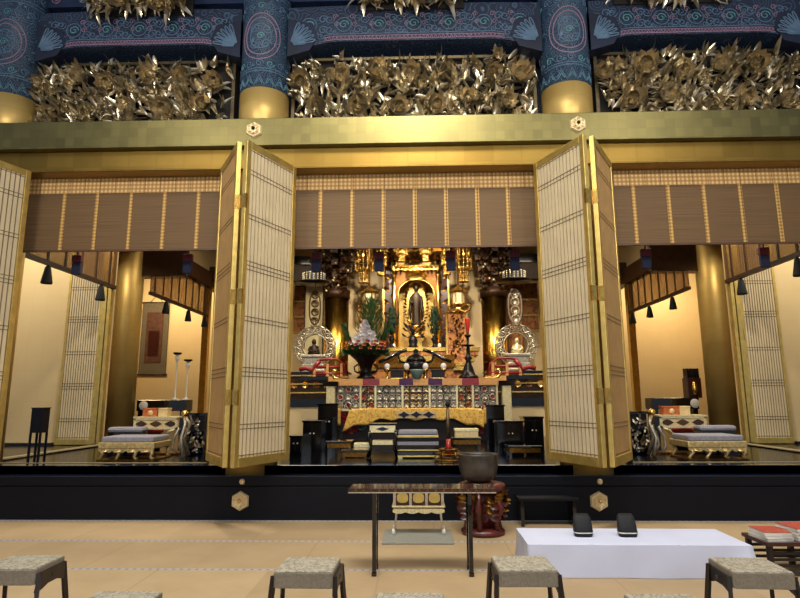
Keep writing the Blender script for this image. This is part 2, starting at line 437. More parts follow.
for i, x in enumerate(CX):
    t = thing('front_column', 'round column %s, gilded below and painted blue above the beam' % names[i], 'column', (x, CY, .54))
    MB().cyl((0,0,0), CR, 0, 4.75, 48).build('gilded_shaft', M['column_gold'], t)
    MB().cyl((0,0,0), CR+.006, 4.75, 5.46, 48).build('gilded_collar', M['column_gold'], t)
    mb = MB().cyl((0,0,0), CR, 5.46, 8.6, 48, 0)
    def PC(u, z): 
        a = -PI/2+u/CR; return (( CR+.003)*math.cos(a), (CR+.003)*math.sin(a), z)
    for k in range(14):
        a0 = -1.0+k*.155
        paint_arc(mb, PC, [(a0, 5.5), (a0+.04, 5.58), (a0+.075, 5.66), (a0+.11, 5.58), (a0+.15, 5.5)], .007, 1)
        paint_arc(mb, PC, [(a0+.03, 5.52), (a0+.075, 5.6), (a0+.12, 5.52)], .006, 3)
    for z in (5.72, 5.76, 6.95, 7.0): paint_arc(mb, PC, [(-.56+j*.07, z) for j in range(17)], .007, 1)
    for z, R in ((6.28, .30), (6.28, .24), (6.28, .16)):
        for ux in (-.9, 0, .9):
            paint_arc(mb, PC, [(ux+R*math.cos(q*PI/12), z+R*1.25*math.sin(q*PI/12)) for q in range(25)], .008, 2 if R > .2 else 1)
    for ux in (-.9, 0, .9):
        for (dx, dz, r, d) in ((-.1,.12,.08,1),(.1,.12,.08,-1),(-.09,-.13,.08,-1),(.09,-.13,.08,1),(0,0,.06,1)):
            paint_scroll(mb, PC, ux+dx, 6.28+dz, r, d, 1.4, .007, 3 if r < .07 else 1)
    for k in range(7):
        for z in (5.84, 6.78, 7.12, 7.3, 7.5, 7.7):
            paint_scroll(mb, PC, -.48+k*.16, z, .06, 1 if k % 2 else -1, 1.3, .006, 1 if (k+int(z*5)) % 3 else 3)
    mb.build('painted_shaft', [M['paint_col'], M['blue_line'], M['pink_line'], M['teal_line']], t)

rear = thing('gilded_column', 'plain gilded column at the back of the left side bay', 'column', (CX[0]-.36, 12.55, FZ-.1))
MB().cyl((0,0,0), CR, 0, 5.95, 40).build('shaft', M['column_gold'], rear)
MB().cyl((0,0,0), CR+.05, .04, .14, 40).build('base_ring', M['frame_gold'], rear)
dup(rear, (CX[3]+.36, 12.55, FZ-.1), 0, 'plain gilded column at the back of the right side bay')
rear2 = thing('gilded_column', 'gilded column left of the altar shrine, behind the flower vase', 'column', (CX[1]-.06, 16.6, FZ-.1))
MB().cyl((0,0,0), CR, 0, 3.85, 40).build('shaft', M['altar_column_gold'], rear2)
MB().cyl((0,0,0), CR+.05, .04, .14, 40).build('base_ring', M['frame_gold'], rear2)
dup(rear2, (CX[2]-.02, 16.6, FZ-.1), 0, 'gilded column right of the altar shrine, behind the round halo')
# thin gilded posts on the side lines
p = thing('gilded_post', 'slim square gilded post in the left side bay, beside the left folding door', 'post', (-6.2, 16.75, FZ))
MB().box(-.09, .09, -.09, .09, 0, 4.3).build('shaft', M['bright_gold'], p)
MB().box(-.12, .12, -.12, .12, 0, .15).build('foot', M['frame_gold'], p)
dup(p, (6.2, 16.75, FZ), 0, 'slim square gilded post in the right side bay, beside the right folding door')

# ---------------------------------------------------------------- beams
struct(MB().box(-10.5, 10.5, 7.58, 7.98, 5.04, 5.45), 'trim_31', M['beam_gold'], bevel=.008)
b = MB().box(-10.5, 10.5, 7.70, 7.97, 4.745, 5.045).box(-10.5, 10.5, 7.69, 7.72, 4.735, 4.765)
struct(b, 'trim_32', M['lintel_gold'], bevel=.01)
# hexagonal nail-head covers
def hexprism(mb, c, R, y0, y1, mi=0, r2=None):
    r2 = r2 or R
    v0 = [(c[0]+R*math.sin(i*PI/3), y1, c[2]+R*math.cos(i*PI/3)) for i in range(6)]
    v1 = [(c[0]+r2*math.sin(i*PI/3), y0, c[2]+r2*math.cos(i*PI/3)) for i in range(6)]
    mb.add(v0+v1, [tuple(range(6)), tuple(range(11, 5, -1))]+[(i, (i+1)%6, (i+1)%6+6, i+6) for i in range(6)], mi)
def hexcover(lab, x, y, z, boss, grp=None):
    t = thing('nail_head_cover', lab, 'ornament', (x, y, z), 0, grp)
    m = MB(); hexprism(m, (0,0,0), .125, -.035, 0, 0, .11); m.build('plate', M['hex_gold'], t)
    m = MB(); hexprism(m, (0,0,0), .09, -.05, -.034, 0, .085)
    for i in range(6):
        a = i*PI/3; m.leaf((.015*math.sin(a), -.052, .015*math.cos(a)), (math.sin(a), -.1, math.cos(a)), (0,-1,0), .075, .045, .3)
    m.build('flower_crest', M['hex_gold'], t)
    m = MB(); m.ball((.0,-.06,.01), .026, 0); m.build('boss', M[boss], t)
for x, w in ((-2.27, 'left'), (2.27, 'right')):
    hexcover('hexagonal gilt cover with a black boss on the gold beam above the %s folding doors' % w, x, 7.58, 5.265, 'black_bronze')
    hexcover('hexagonal gilt plaque on the black platform front below the %s folding doors' % w, x, 7.65, .235, 'frame_gold')
    k = MB().ball((x+.02, 7.63, .475), .036, 0, 14, 8).build('round_stud', M['hex_gold'])
    tag(k, 'small round gold stud on the black platform below the %s folding doors' % w, 'stud')

# ---------------------------------------------------------------- painted upper structure
struct(MB().box(-10.5, 10.5, 8.42, 8.6, 5.1, 9.5), 'wall_upper', M['navy_paint'])
struct(MB().box(-10.5, 10.5, 8.02, 8.42, 5.1, 5.42), 'trim_33', M['navy_paint'])
bays = [(-5.79, -2.63), (-1.91, 1.91), (2.63, 5.79)]
wname = ['left', 'centre', 'right']
for bi, (x0, x1) in enumerate(bays):
    cx = (x0+x1)/2; hw = (x1-x0)/2
    N = 24; Y0, Y1 = 7.9, 8.35
    def zb(x):   # lower edge, arched
        u = abs(x-cx)/hw
        return 6.84-.16*max(0, (u-.62)/.38)**1.3
    def zt(x):
        u = abs(x-cx)/hw
        return 7.42+.03*(1-u*u)
    low = [(x0+2*hw*i/N, zb(x0+2*hw*i/N)) for i in range(N+1)]
    top = [(x0+2*hw*i/N, zt(x0+2*hw*i/N)) for i in range(N, -1, -1)]
    mb = MB().prism(low+top, Y0, Y1, 'xz', 0)
    PB = lambda x, z: (x, Y0-.003, z)
    # scroll band
    n = 5 if bi != 1 else 6
    for k in range(-n, n+1):
        x = cx+k*hw/(n+1.2); z = 7.12
        r = .115
        if abs(k) % 2 == 0:
            paint_arc(mb, PB, [(x+r*math.cos(q*PI/9), z+r*math.sin(q*PI/9)) for q in range(19)], .008, 1)
            paint_scroll(mb, PB, x, z, .075, 1, 1.3, .008, 3)
        else:
            for (dx, dz, d) in ((-.05,.09,1),(.05,-.09,-1),(.05,.09,-1),(-.05,-.09,1)):
                paint_scroll(mb, PB, x+dx, z+dz, .075, d, 1.3, .008, 1)
        for (dx, dz, d) in ((.13,.13,1),(.13,-.12,-1),(.16,0,1)):
            if abs(k) < n: paint_scroll(mb, PB, x+dx, z+dz, .045, d, 1.3, .006, 2 if d > 0 else 1)
    for off, mi in ((.03, 2), (.085, 2), (.12, 1)):
        paint_arc(mb, PB, [(x, zb(x)+off) for x in [cx-hw*.72+1.44*hw*i/30 for i in range(31)]], .007, mi)
    for k in range(46):
        x = cx-hw*.70+1.4*hw*k/45
        paint_arc(mb, PB, [(x-.02, zb(x)+.035), (x, zb(x)+.08), (x+.02, zb(x)+.035)], .007, 2)
    for s in (-1, 1):
        for k in range(5):
            xx = cx+s*hw*(.74+.05*k)
            paint_scroll(mb, PB, xx, 6.93+.06*(k % 3), .06, s, 1.3, .007, 1)
    struct(mb, 'painted_beam', [M['paint_beam'], M['blue_line'], M['pink_line'], M['teal_line']])
    # shell brackets at both ends
    for s in (-1, 1):
        ex = x0 if s < 0 else x1
        bx = MB().prism([(ex, 6.60), (ex-s*.34, 6.70), (ex-s*.46, 6.92), (ex-s*.38, 7.14), (ex, 7.22)], 7.885, 8.2, 'xz', 0)
        PS = lambda x, z: (x, 7.88, z)
        fan(bx, PS, ex-s*.03, 6.78, .40, (PI if s > 0 else 0)+(-.1 if s < 0 else .1)*-1, (PI/2+.25 if s > 0 else PI/2-.25), 6, 1)
        fan(bx, PS, ex-s*.03, 6.78, .25, (PI if s > 0 else 0), (PI/2+.25 if s > 0 else PI/2-.25), 5, 1)
        struct(bx, 'shell_bracket', [M['navy_paint'], M['blue_line'], M['pink_line']])
    # upper tie beam and edge line
    mb = MB().box(x0, x1, 8.05, 8.4, 7.64, 8.0, 0)
    PT = lambda x, z: (x, 8.047, z)
    for k in range(int((x1-x0)/.22)):
        x = x0+.12+k*.22
        paint_scroll(mb, PT, x, 7.78+.06*(k % 2), .08, 1 if k % 2 else -1, 1.5, .008, 1+(k % 3 == 0))
    struct(mb, 'painted_tie_beam', [M['slate_paint'], M['blue_line'], M['pink_line']])
    for s in (-1, 1):
        ex = x0 if s < 0 else x1
        cb = MB().tube([(ex-s*.02, 7.86, 8.02), (ex-s*.3, 7.84, 7.98), (ex-s*.62, 7.84, 8.0), (ex-s*.85, 7.86, 8.1)], .05, 8, 0)
        cb.prism([(ex, 8.0), (ex-s*.85, 8.08), (ex-s*.9, 8.4), (ex, 8.4)], 7.9, 8.3, 'xz', 1)
        struct(cb, 'cloud_bracket', [M['blue_line'], M['slate_paint']])
struct(MB().box(-10.5, 10.5, 8.38, 8.43, 6.70, 7.0), 'trim_34', M['navy_paint'])

# ---------------------------------------------------------------- gilt carvings
def peony(m, c, R, nrm):
    nrm = Vector(nrm).normalized(); a = nrm.orthogonal().normalized(); b2 = nrm.cross(a)
    for ring, (n, tilt, L) in enumerate(((9, .25, 1.0), (8, .65, .8), (6, 1.1, .55), (4, 1.35, .4))):
        for i in range(n):
            q = 2*PI*(i+.5*(ring % 2))/n+rnd.uniform(-.15, .15)
            rad = a*math.cos(q)+b2*math.sin(q)
            d = rad*math.cos(tilt)+nrm*math.sin(tilt)
            m.leaf(Vector(c)+rad*.02, d, nrm-rad*.3, R*L, R*.62*L**.5, .45, 0, 4, .22)
def foliage(m, x0, x1, z0, z1, y, nf, nl):
    w = x1-x0
    for k in range(nf):
        fx = x0+w*(k+.5)/nf+rnd.uniform(-.08, .08); fz = z0+(z1-z0)*(.3 if k % 2 else .72)+rnd.uniform(-.07, .07)
        peony(m, (fx, y-.1-rnd.random()*.08, fz), rnd.uniform(.17, .24), (rnd.uniform(-.4, .4), -1, rnd.uniform(-.6, .1)))
    for k in range(nl):
        lx = rnd.uniform(x0+.08, x1-.08); lz = rnd.uniform(z0+.04, z1-.06)
        base = Vector((lx, y-rnd.uniform(0, .16), lz)); a0 = rnd.uniform(0, 2*PI)
        for j in range(rnd.choice((3, 4, 5))):
            a = a0+(j-2)*.24
            d = Vector((math.cos(a), -.35-rnd.random()*.5, math.sin(a)))
            m.leaf(base, d, (rnd.uniform(-.3, .3), -1, .5), rnd.uniform(.15, .30)*(.75 if math.sin(a) > .3 and lz > z1-.35 else 1), rnd.uniform(.055, .09), rnd.uniform(-.8, .8), 0, 5, .3)
    for k in range(int(w*3)):
        x = rnd.uniform(x0+.2, x1-.2); z = rnd.uniform(z0+.1, z1-.1); a = rnd.uniform(0, 6)
        m.tube([(x+.07*j*math.cos(a+.3*j), y-.03-.02*math.sin(j), z+.05*j*math.sin(a+.3*j)) for j in range(6)], .012, 5)
zlo, zhi = 5.5, 6.64
pan = [(-5.86, -2.78), (-1.86, 1.83), (2.75, 5.84)]
for bi, (x0, x1) in enumerate(pan):
    t = thing('carved_transom', 'gilt openwork carving of peonies and leaves above the gold beam in the %s bay' % wname[bi], 'carving', (0, 0, 0))
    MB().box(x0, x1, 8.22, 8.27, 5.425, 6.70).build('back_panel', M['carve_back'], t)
    f = MB()
    for (a, b2, c, d) in ((x0-.02, x0+.03, 5.425, 6.71), (x1-.03, x1+.02, 5.425, 6.71), (x0, x1, 6.665, 6.71), (x0, x1, 5.425, 5.5)):
        f.box(a, b2, 8.12, 8.3, c, d)
    f.build('frame', M['frame_dull'], t)
    m = MB(); foliage(m, x0+.03, x1-.03, zlo, zhi, 8.14, 13 if bi == 1 else 11, 330 if bi == 1 else 275)
    m.build('foliage', M['carving'], t)
for bi, (xa, xb) in enumerate(((-4.95, -3.38), (-.84, .76), (3.0, 4.75))):
    t = thing('carved_frieze', 'narrow gilt carving high in the painted beams of the %s bay' % wname[bi], 'carving', (0, 0, 0))
    m = MB(); foliage(m, xa, xb, 7.34, 7.68, 7.80, 5, 70); m.build('foliage', M['carving'], t)
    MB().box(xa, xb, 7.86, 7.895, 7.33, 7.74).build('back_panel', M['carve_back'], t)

# ---------------------------------------------------------------- folding lattice doors
LW, LZ0, LZ1, LT = 1.02, .735, 4.745, .06
def make_leaf(n, lab, slat='slat', back='slat_back'):
    root = thing('door_%d' % n, lab, None); root['kind'] = 'structure'
    if 'category' in root: del root['category']
    H = LZ1-LZ0; fw = .075; h = LT/2
    m = MB().box(0, fw, -h, h, 0, H).box(LW-fw, LW, -h, h, 0, H).box(fw, LW-fw, -h, h, 0, .11).box(fw, LW-fw, -h, h, H-.09, H)
    m.build('frame', M['frame_gold'], root, .006)
    MB().box(fw-.01, LW-fw+.01, -.008, .008, .1, H-.08).build('backing', M[back], root)
    m = MB(); n_s = 13; iw = LW-2*fw
    for i in range(n_s):
        x = fw+iw*(i+.5)/n_s
        m.box(x-.0225, x+.0225, -.020, .020, .1, H-.08)
    m.build('slats', M[slat], root)
    m = MB()
    def rail(z, q=.0055): m.box(fw, LW-fw, -.0225, .0225, z-q, z+q)
    for f, k in ((.115, 2), (.275, 3), (.435, 2), (.60, 3), (.755, 2), (.9, 2), (.033, 1), (.972, 1)):
        zc = H*f
        for j in range(k): rail(zc+(j-(k-1)/2)*.052)
    m.build('rails', M[back], root)
    m = MB()
    for z in (H*.2, H*.5, H*.8): m.box(LW-.03, LW+.004, -h-.006, h+.006, z-.09, z+.09)
    m.build('edge_plate', M['bright_gold'], root)
    return root
first = make_leaf(1, 'folding lattice door leaf left of the centre bay, facing the altar')
def place(o, x0, y0, x1, y1):
    o.location = (x0, y0, LZ0); o.rotation_euler = (0, 0, math.atan2(y1-y0, x1-x0))
place(first, -1.70, 7.71, -2.12, 6.80)
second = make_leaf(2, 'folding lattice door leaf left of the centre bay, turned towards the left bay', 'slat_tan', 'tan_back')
place(second, -2.74, 7.71, -2.215, 6.82)
specs = [(1.68, 7.71, 2.10, 6.80, 'folding lattice door leaf right of the centre bay, facing the altar'),
         (2.72, 7.71, 2.195, 6.82, 'folding lattice door leaf right of the centre bay, turned towards the right bay'),
         (-5.52, 7.70, -5.88, 6.79, 'folding lattice door leaf cut by the left edge of the photo'),]
for i, (a, b2, c, d, lab) in enumerate(specs):
    o = dup(second if i == 1 else first, label=lab); o.name = 'door_%d' % (i+3); place(o, a, b2, c, d)
# tall lattice doors at the back of each side chamber
for i, s in enumerate((-1, 1)):
    o = dup(first, label='pale lattice door standing beside the rear column of the %s bay' % ('left', 'right')[i]); o.name = 'door_%d' % (6+i)
    o.location = (s*7.06, 11.36, FZ+.01); o.rotation_euler = (0, 0, 0 if s < 0 else PI); o.scale = (.72, 1, 1.02)
for i, s in enumerate((-1, 1)):
    m = MB()
    for x, w in ((6.2, .06), (6.29, .07)): m.box(*sorted((s*(x-w/2), s*(x+w/2))), 11.32, 11.44, FZ+.03, 5.3)
    q = m.build('door_post', M['frame_gold']); q['kind'] = 'structure'

# ---------------------------------------------------------------- hanging blinds of the front bays
def blind(lab, x0, x1, xs, Y=8.02):
    t = thing('hanging_blind', lab, 'blind', ((x0+x1)/2, Y, 3.655)); c = (x0+x1)/2
    MB().box(x0-c, x1-c, -.006, .006, .0, 1.0).build('reed_sheet', M['reed'], t)
    MB().box(x0-c, x1-c, -.014, .012, .87, 1.30).build('silk_band', M['band'], t)
    for x in xs: MB().box(x-c-.028, x-c+.028, -.011, .009, 0, .92).build('gold_stripe', M['stripe'], t)
    MB().box(x0-c, x1-c, -.015, .015, -.015, .012).build('hem_bar', M['midbrown'], t)
blind('brown reed blind with gold stripes hanging in the centre bay', -1.9, 1.9, [(xat(p, 8.02, 230)) for p in (320, 352, 383.5, 415, 446.5, 478, 509)])
blind('brown reed blind with gold stripes hanging in the left bay', -5.78, -2.64, [xat(p, 8.02, 230) for p in (62, 95, 129, 163, 197)])
blind('brown reed blind with gold stripes hanging in the right bay', 2.64, 5.78, [xat(p, 8.02, 230) for p in (636, 671, 707, 744, 781)])
def tassel(x, lab, z=3.40, h=.30, w=.07, Y=8.46):
    t = thing('hanging_tassel', lab, 'tassel', (x, Y, z), 0, 'flat navy tassels behind the front blinds')
    MB().box(-w, w, -.03, .03, 0, h*.62).build('fringe', M['navy'], t, .015)
    MB().box(-w-.004, w+.004, -.034, .034, h*.62, h).build('binding', M['tassel_red'], t, .01)
    MB().box(-.012, .012, -.012, .012, h, 1.5).build('cord', M['midbrown'], t)
for px, d in ((316, 'leftmost in the centre bay'), (379, 'second from left in the centre bay'), (451, 'third from left in the centre bay'), (515, 'rightmost in the centre bay'),
              (76, 'at the left of the left bay'), (187, 'at the right of the left bay, above the hanging scroll'), (647, 'at the left of the right bay'), (766, 'at the right of the right bay')):
    tassel(xat(px, 8.42, 258), 'navy tassel with red binding, '+d)
# side blinds along the depth of the room
def side_blind(s, y0, y1, z0, z1, lab, ty, tnames):
    t = thing('side_blind', lab, 'blind', (s*6.15, (y0+y1)/2, z0)); L = (y1-y0)/2
    MB().box(-.008, .008, -L, L, 0, z1-z0).build('reed_sheet', M['side_blind'], t)
    n = int((y1-y0)/.42)
    for i in range(n):
        y = -L+(i+.5)*2*L/n; MB().box(-.014, .014, y-.022, y+.022, 0, z1-z0).build('cord', M['brown'], t)
    MB().box(-.035, .035, -L, L, -.04, .035).build('hem_bar', M['brown'], t)
    for y, w in zip(ty, tnames):
        q = thing('small_tassel', w, 'tassel', (s*6.15, y, z0-.052), 0, 'small black tassels on the side blinds')
        MB().lathe([(.025, 0), (.045, -.02), (.055, -.08), (.09, -.28), (.085, -.30)], (0,0,0), 12).build('fringe', M['tassel_black'], q)
        MB().cyl((0,0,0), .02, -.01, .01, 8).build('knot', M['brown'], q)
for s, nm in ((-1, 'left'), (1, 'right')):
    side_blind(s, 8.5, 11.4, 3.78, 4.87, 'tan blind along the front part of the %s side of the room' % nm, (9.25, 10.9),
               ('small black tassel on the front %s side blind, nearer the viewer' % nm, 'small black tassel on the front %s side blind, nearer the rear column' % nm))
    side_blind(s, 12.95, 16.6, 3.96, 4.82, 'tan corded blind behind the rear column on the %s side of the room' % nm, (13.85, 15.25, 16.45),
               ('small black tassel on the back %s side blind, nearest the rear column' % nm, 'small black tassel on the back %s side blind, middle of three' % nm, 'small black tassel on the back %s side blind, nearest the slim post' % nm))
# ================================================================ things in front of the platform
def stool(lab, x, y, rz=0, first=[None]):
    if first[0] is None:
        t = thing('stool', lab, 'stool', (x, y, 0), rz, 'brocade stools on the matting')
        w, d, h = .19, .18, .42
        m = MB()
        # thick cushion with clipped corners
        for z0, z1, q in ((h-.10, h-.006, 0), (h-.006, h, .006)):
            c_ = .014; p = [(-w+q+c_, -d+q), (w-q-c_, -d+q), (w-q, -d+q+c_), (w-q, d-q-c_), (w-q-c_, d-q), (-w+q+c_, d-q), (-w+q, d-q-c_), (-w+q, -d+q+c_)]
            m.prism(p, z0, z1, 'xy', 0 if z0 > h-.05 else 1)
        m.build('cushion', [M['brocade'], M['brocade_shaded']], t, .006)
        for s in (-1, 1):
            f = MB(); xs = s*(w+.004)
            def bar(a, b, r=.013):
                a, b = Vector(a), Vector(b); v = b-a
                Mx = Matrix.Translation((a+b)/2) @ v.to_track_quat('Z', 'X').to_matrix().to_4x4()
                f.obox(Mx, r*2, .03, v.length)
            f2 = MB().prism([(-.13, .385), (.13, .385), (.165, .27), (.10, .285), (.05, .30), (-.05, .30), (-.10, .285), (-.165, .27)], xs-.006, xs+.012*s+.006, 'yz')
            f2.build('side_plate', M['stool_metal'], t)
            g = MB().lathe([(.014, -.002), (.014, .002)], (0,0,0), 12).build('hand_hole', M['lacquer'], t)
            g.rotation_euler = (0, PI/2, 0); g.location = (xs+s*.02, 0, .345)
            for yy in (-1, 1):
                a = Vector((xs+s*.004, yy*.14, .385)); b2 = Vector((xs+s*.03, yy*.195, .0))
                v = b2-a
                Mx = Matrix.Translation((a+b2)/2) @ v.to_track_quat('Z', 'Y').to_matrix().to_4x4()
                MB().obox(Mx, .026, .03, v.length).build('leg', M['stool_metal'], t)
        first[0] = t
        return t
    return dup(first[0], (x, y, 0), rz, lab)
stool('brocade stool in the left corner of the photo, right side plate showing', -2.70, 4.12, .03)
stool('brocade stool left of centre, in front of the long incense table', -.735, 4.09, -.02)
stool('brocade stool right of centre, in front of the white table left end', .70, 4.14, .02)
stool('brocade stool at the right, in front of the white table right end', 2.18, 4.12, -.04)
stool('brocade stool of the nearest row, only its top showing at the lower left', -1.66, 3.35, 0)
stool('brocade stool of the nearest row, only its top showing at the bottom centre', -.05, 3.35, 0)
stool('brocade stool of the nearest row, only its top showing at the lower right', 1.34, 3.35, 0)

# long narrow incense table
t = thing('incense_table', 'long narrow dark lacquer table with a carved red edge, in front of the platform', 'table', (.035, 5.44, 0))
MB().box(-.645, .645, -.155, .155, .705, .73).build('tabletop', M['lacquer'], t, .004)
m = MB().box(-.648, .648, -.165, -.155, .702, .731, 0)
for i in range(36): m.box(-.63+i*.0353, -.63+i*.0353+.02, -.171, -.164, .708, .726, 1 if i % 2 else 0)
m.build('carved_edge', [M['red_brown'], M['dark_gold'], M['vermilion']], t)
MB().box(-.648, .648, -.168, .165, .694, .703).build('edge_trim', M['silver'], t)
for s in (-1, 1):
    for yy in (-.11, .11):
        x = s*.42
        m = MB().box(x-.018, x+.018, yy-.02, yy+.02, 0.03, .695).box(x-.022, x+.022, yy-.03, yy+.03, 0, .03)
        m.build('leg', M['lacquer'], t, .003)
    MB().box(s*.42-.012, s*.42+.012, -.095, .095, .60, .63).build('stretcher', M['lacquer'], t)

# grey mat and small gilt stand behind the table
g = MB().box(-.385, .375, 6.42, 7.06, 0, .022).build('grey_mat', M['grey_mat'], None, .006)
tag(g, 'grey rectangular mat on the floor under the small white and gilt stand', 'mat')
t = thing('offering_stand', 'low white and gold stand with three oval gold panels, on the grey mat', 'stand', (0.005, 6.87, .022)); t.scale = (.8, .8, .93)
m = MB().box(-.37, .37, -.16, .16, .315, .335).box(-.35, .35, -.14, .14, .285, .302)
m.build('top_board', M['pale_gold'], t, .004)
m = MB()
pts = [(-.36+.72*i/24, .262-.018*abs(math.sin(i*PI/6))) for i in range(25)]
m.prism(pts+[(.36, .29), (-.36, .29)], -.155, -.135, 'xz'); m.build('scalloped_apron', M['pale_gold'], t)
MB().box(-.335, .335, -.135, -.12, .335, .50).build('back_board', M['red_brown'], t)
for i in range(4):
    x = -.335+i*.2233
    m = MB().bxc(x, -.13, .335, .036, .04, .15).ball((x, -.13, .50), .022)
    m.build('post', M['silver'], t)
for i in range(3):
    x = -.335+(i+.5)*.2233
    m = MB(); hexn = 20
    pl = [(x+.078*math.copysign(abs(math.cos(q*2*PI/hexn))**.7, math.cos(q*2*PI/hexn)), .425+.056*math.copysign(abs(math.sin(q*2*PI/hexn))**.7, math.sin(q*2*PI/hexn))) for q in range(hexn)]
    m.prism(pl, -.15, -.135, 'xz'); m.build('oval_panel', M['frame_gold'], t)
for s in (-1, 1):
    for yy in (-.13, .13):
        m = MB().tube([(s*.31, yy, .29), (s*.315, yy, .2), (s*.33, yy, .1), (s*.35, yy, 0.005)], [.018, .014, .012, .018], 8)
        m.build('leg', M['silver'], t)
        MB().lathe([(.03, 0), (.026, .05), (.014, .07)], (s*.35, yy, 0), 10).build('foot_cap', M['paper'], t)

# bowl gong on a carved red stand
t = thing('gong_stand', 'carved red lacquer drum-shaped stand under the bowl gong', 'stand', (.735, 6.95, 0))
m = MB().lathe([(.2, 0), (.245, .01), (.25, .04), (.22, .065), (.2, .08)], (0,0,0), 32); m.build('base_ring', M['red_lacquer'], t)
m = MB().lathe([(.21, .46), (.255, .475), (.275, .51), (.265, .545), (.23, .56), (.2, .565)], (0,0,0), 32); m.build('top_ring', M['red_lacquer'], t)
MB().lathe([(.13, .07), (.14, .2), (.17, .33), (.19, .46)], (0,0,0), 24).build('core', M['red_lacquer'], t)
for i in range(6):
    a = i*PI/3+.26; c, s_ = math.cos(a), math.sin(a)
    pr = [(.2, .06), (.19, .14), (.225, .22), (.265, .30), (.235, .38), (.225, .47)]
    m = MB().tube([(r*c, r*s_, z) for r, z in pr], [.035, .028, .03, .045, .03, .03], 8)
    m.build('bracket_leg', M['red_lacquer'], t)
m = MB()
for i in range(6):
    a = i*PI/3-.26
    for z, r in ((.38, .215), (.30, .20), (.42, .225)):
        for k in range(3):
            aa = a+(k-1)*.22
            m.leaf((r*1.12*math.cos(aa), r*1.12*math.sin(aa), z), (-math.sin(aa)*(1 if k != 1 else -1), math.cos(aa)*(1 if k != 1 else -1), .5*(k-1)), (math.cos(aa), math.sin(aa), 0), .11, .05, .4)
m.build('carved_flowers', M['dark_gold'], t)
m = MB()
for i in range(6):
    a = i*PI/3-.26
    for z in (.24, .30, .36): m.leaf((.2*math.cos(a), .2*math.sin(a), z), (math.cos(a+1.4), math.sin(a+1.4), -.6), (math.cos(a), math.sin(a), 0), .13, .08, .3)
    for z in (.24, .30, .36): m.leaf((.2*math.cos(a), .2*math.sin(a), z), (math.cos(a-1.4), math.sin(a-1.4), -.6), (math.cos(a), math.sin(a), 0), .13, .08, .3)
m.build('carved_leaves', M['red_lacquer'], t)
t = thing('bowl_gong', 'large dark bronze bowl gong on the carved red stand', 'gong', (.70, 6.95, .565))
prof = [(.09, 0), (.17, .03), (.21, .10), (.225, .18), (.222, .285), (.230, .30), (.230, .315), (.215, .315), (.205, .29), (.205, .2), (.18, .09), (.1, .04)]
MB().lathe(prof, (0,0,0), 40).build('bowl', M['bronze'], t)
MB().lathe([(.203, .255), (.208, .262)], (0,0,0), 40).build('inner_shade', M['black_bronze'], t)

# low black bench against the platform
t = thing('low_bench', 'low black lacquer bench against the platform, right of the gong stand', 'bench', (1.56, 7.42, 0))
MB().box(-.36, .36, -.16, .16, .30, .335).build('seat_board', M['lacquer_matt'], t, .005)
for s in (-1, 1):
    MB().box(s*.31-.02, s*.31+.02, -.13, .13, 0, .30).build('leg', M['lacquer'], t)

# white cloth-covered table
x0, x1, y0, y1, zt = .945, 2.83, 5.27, 5.92, .27
t = thing('white_table', 'low long table covered with a white cloth, in front of the platform at the right', 'table', ((x0+x1)/2, (y0+y1)/2, 0), -.012)
m = MB(); hw, hd = (x1-x0)/2, (y1-y0)/2
NX, NY, NZ = 40, 14, 8
vs = []; fs = []
ring = []
for i in range(NX): ring.append((-hw+2*hw*i/NX, -hd))
for i in range(NY): ring.append((hw, -hd+2*hd*i/NY))
for i in range(NX): ring.append((hw-2*hw*i/NX, hd))
for i in range(NY): ring.append((-hw, hd-2*hd*i/NY))
n = len(ring)
for k in range(NZ+1):
    f = k/NZ; z = (zt-.006)*(1-f)+.004
    for (x, y) in ring:
        cd = min(math.hypot(abs(x)-hw, abs(y)-hd), .5)
        fl = -.012*f+ (.018*f*(1+math.sin(x*9+y*23+1.3*f)))*(.3+1.4*math.exp(-(cd/.14)**2))
        L = math.hypot(x/hw, y/hd) or 1
        ox = x/hw if abs(abs(x)-hw) < 1e-6 else 0; oy = y/hd if abs(abs(y)-hd) < 1e-6 else 0
        if ox and oy: ox *= .8; oy *= .8
        vs.append((x+ox*fl, y+oy*fl, z))
for k in range(NZ):
    for i in range(n): j = (i+1) % n; fs.append((k*n+i, (k+1)*n+i, (k+1)*n+j, k*n+j))
m.add(vs, fs, 0, True)
m.add([(-hw, -hd, zt), (hw, -hd, zt), (hw, hd, zt), (-hw, hd, zt)], [(0,1,2,3)], 0)
m.add([(-hw, -hd, zt), (hw, -hd, zt), (hw, hd, zt), (-hw, hd, zt), (-hw, -hd, zt-.003), (hw, -hd, zt-.003), (hw, hd, zt-.003), (-hw, hd, zt-.003)], [(0,4,5,1),(1,5,6,2),(2,6,7,3),(3,7,4,0)], 0)
m.build('cloth', M['white_cloth'], t)
MB().box(-hw+.02, hw-.02, -hd+.02, hd-.02, zt-.04, zt-.012).build('board', M['brown'], t)
for s in (-1, 1): MB().box(s*(hw-.12)-.03, s*(hw-.12)+.03, -hd+.06, hd-.06, 0, zt-.04).build('leg', M['brown'], t)
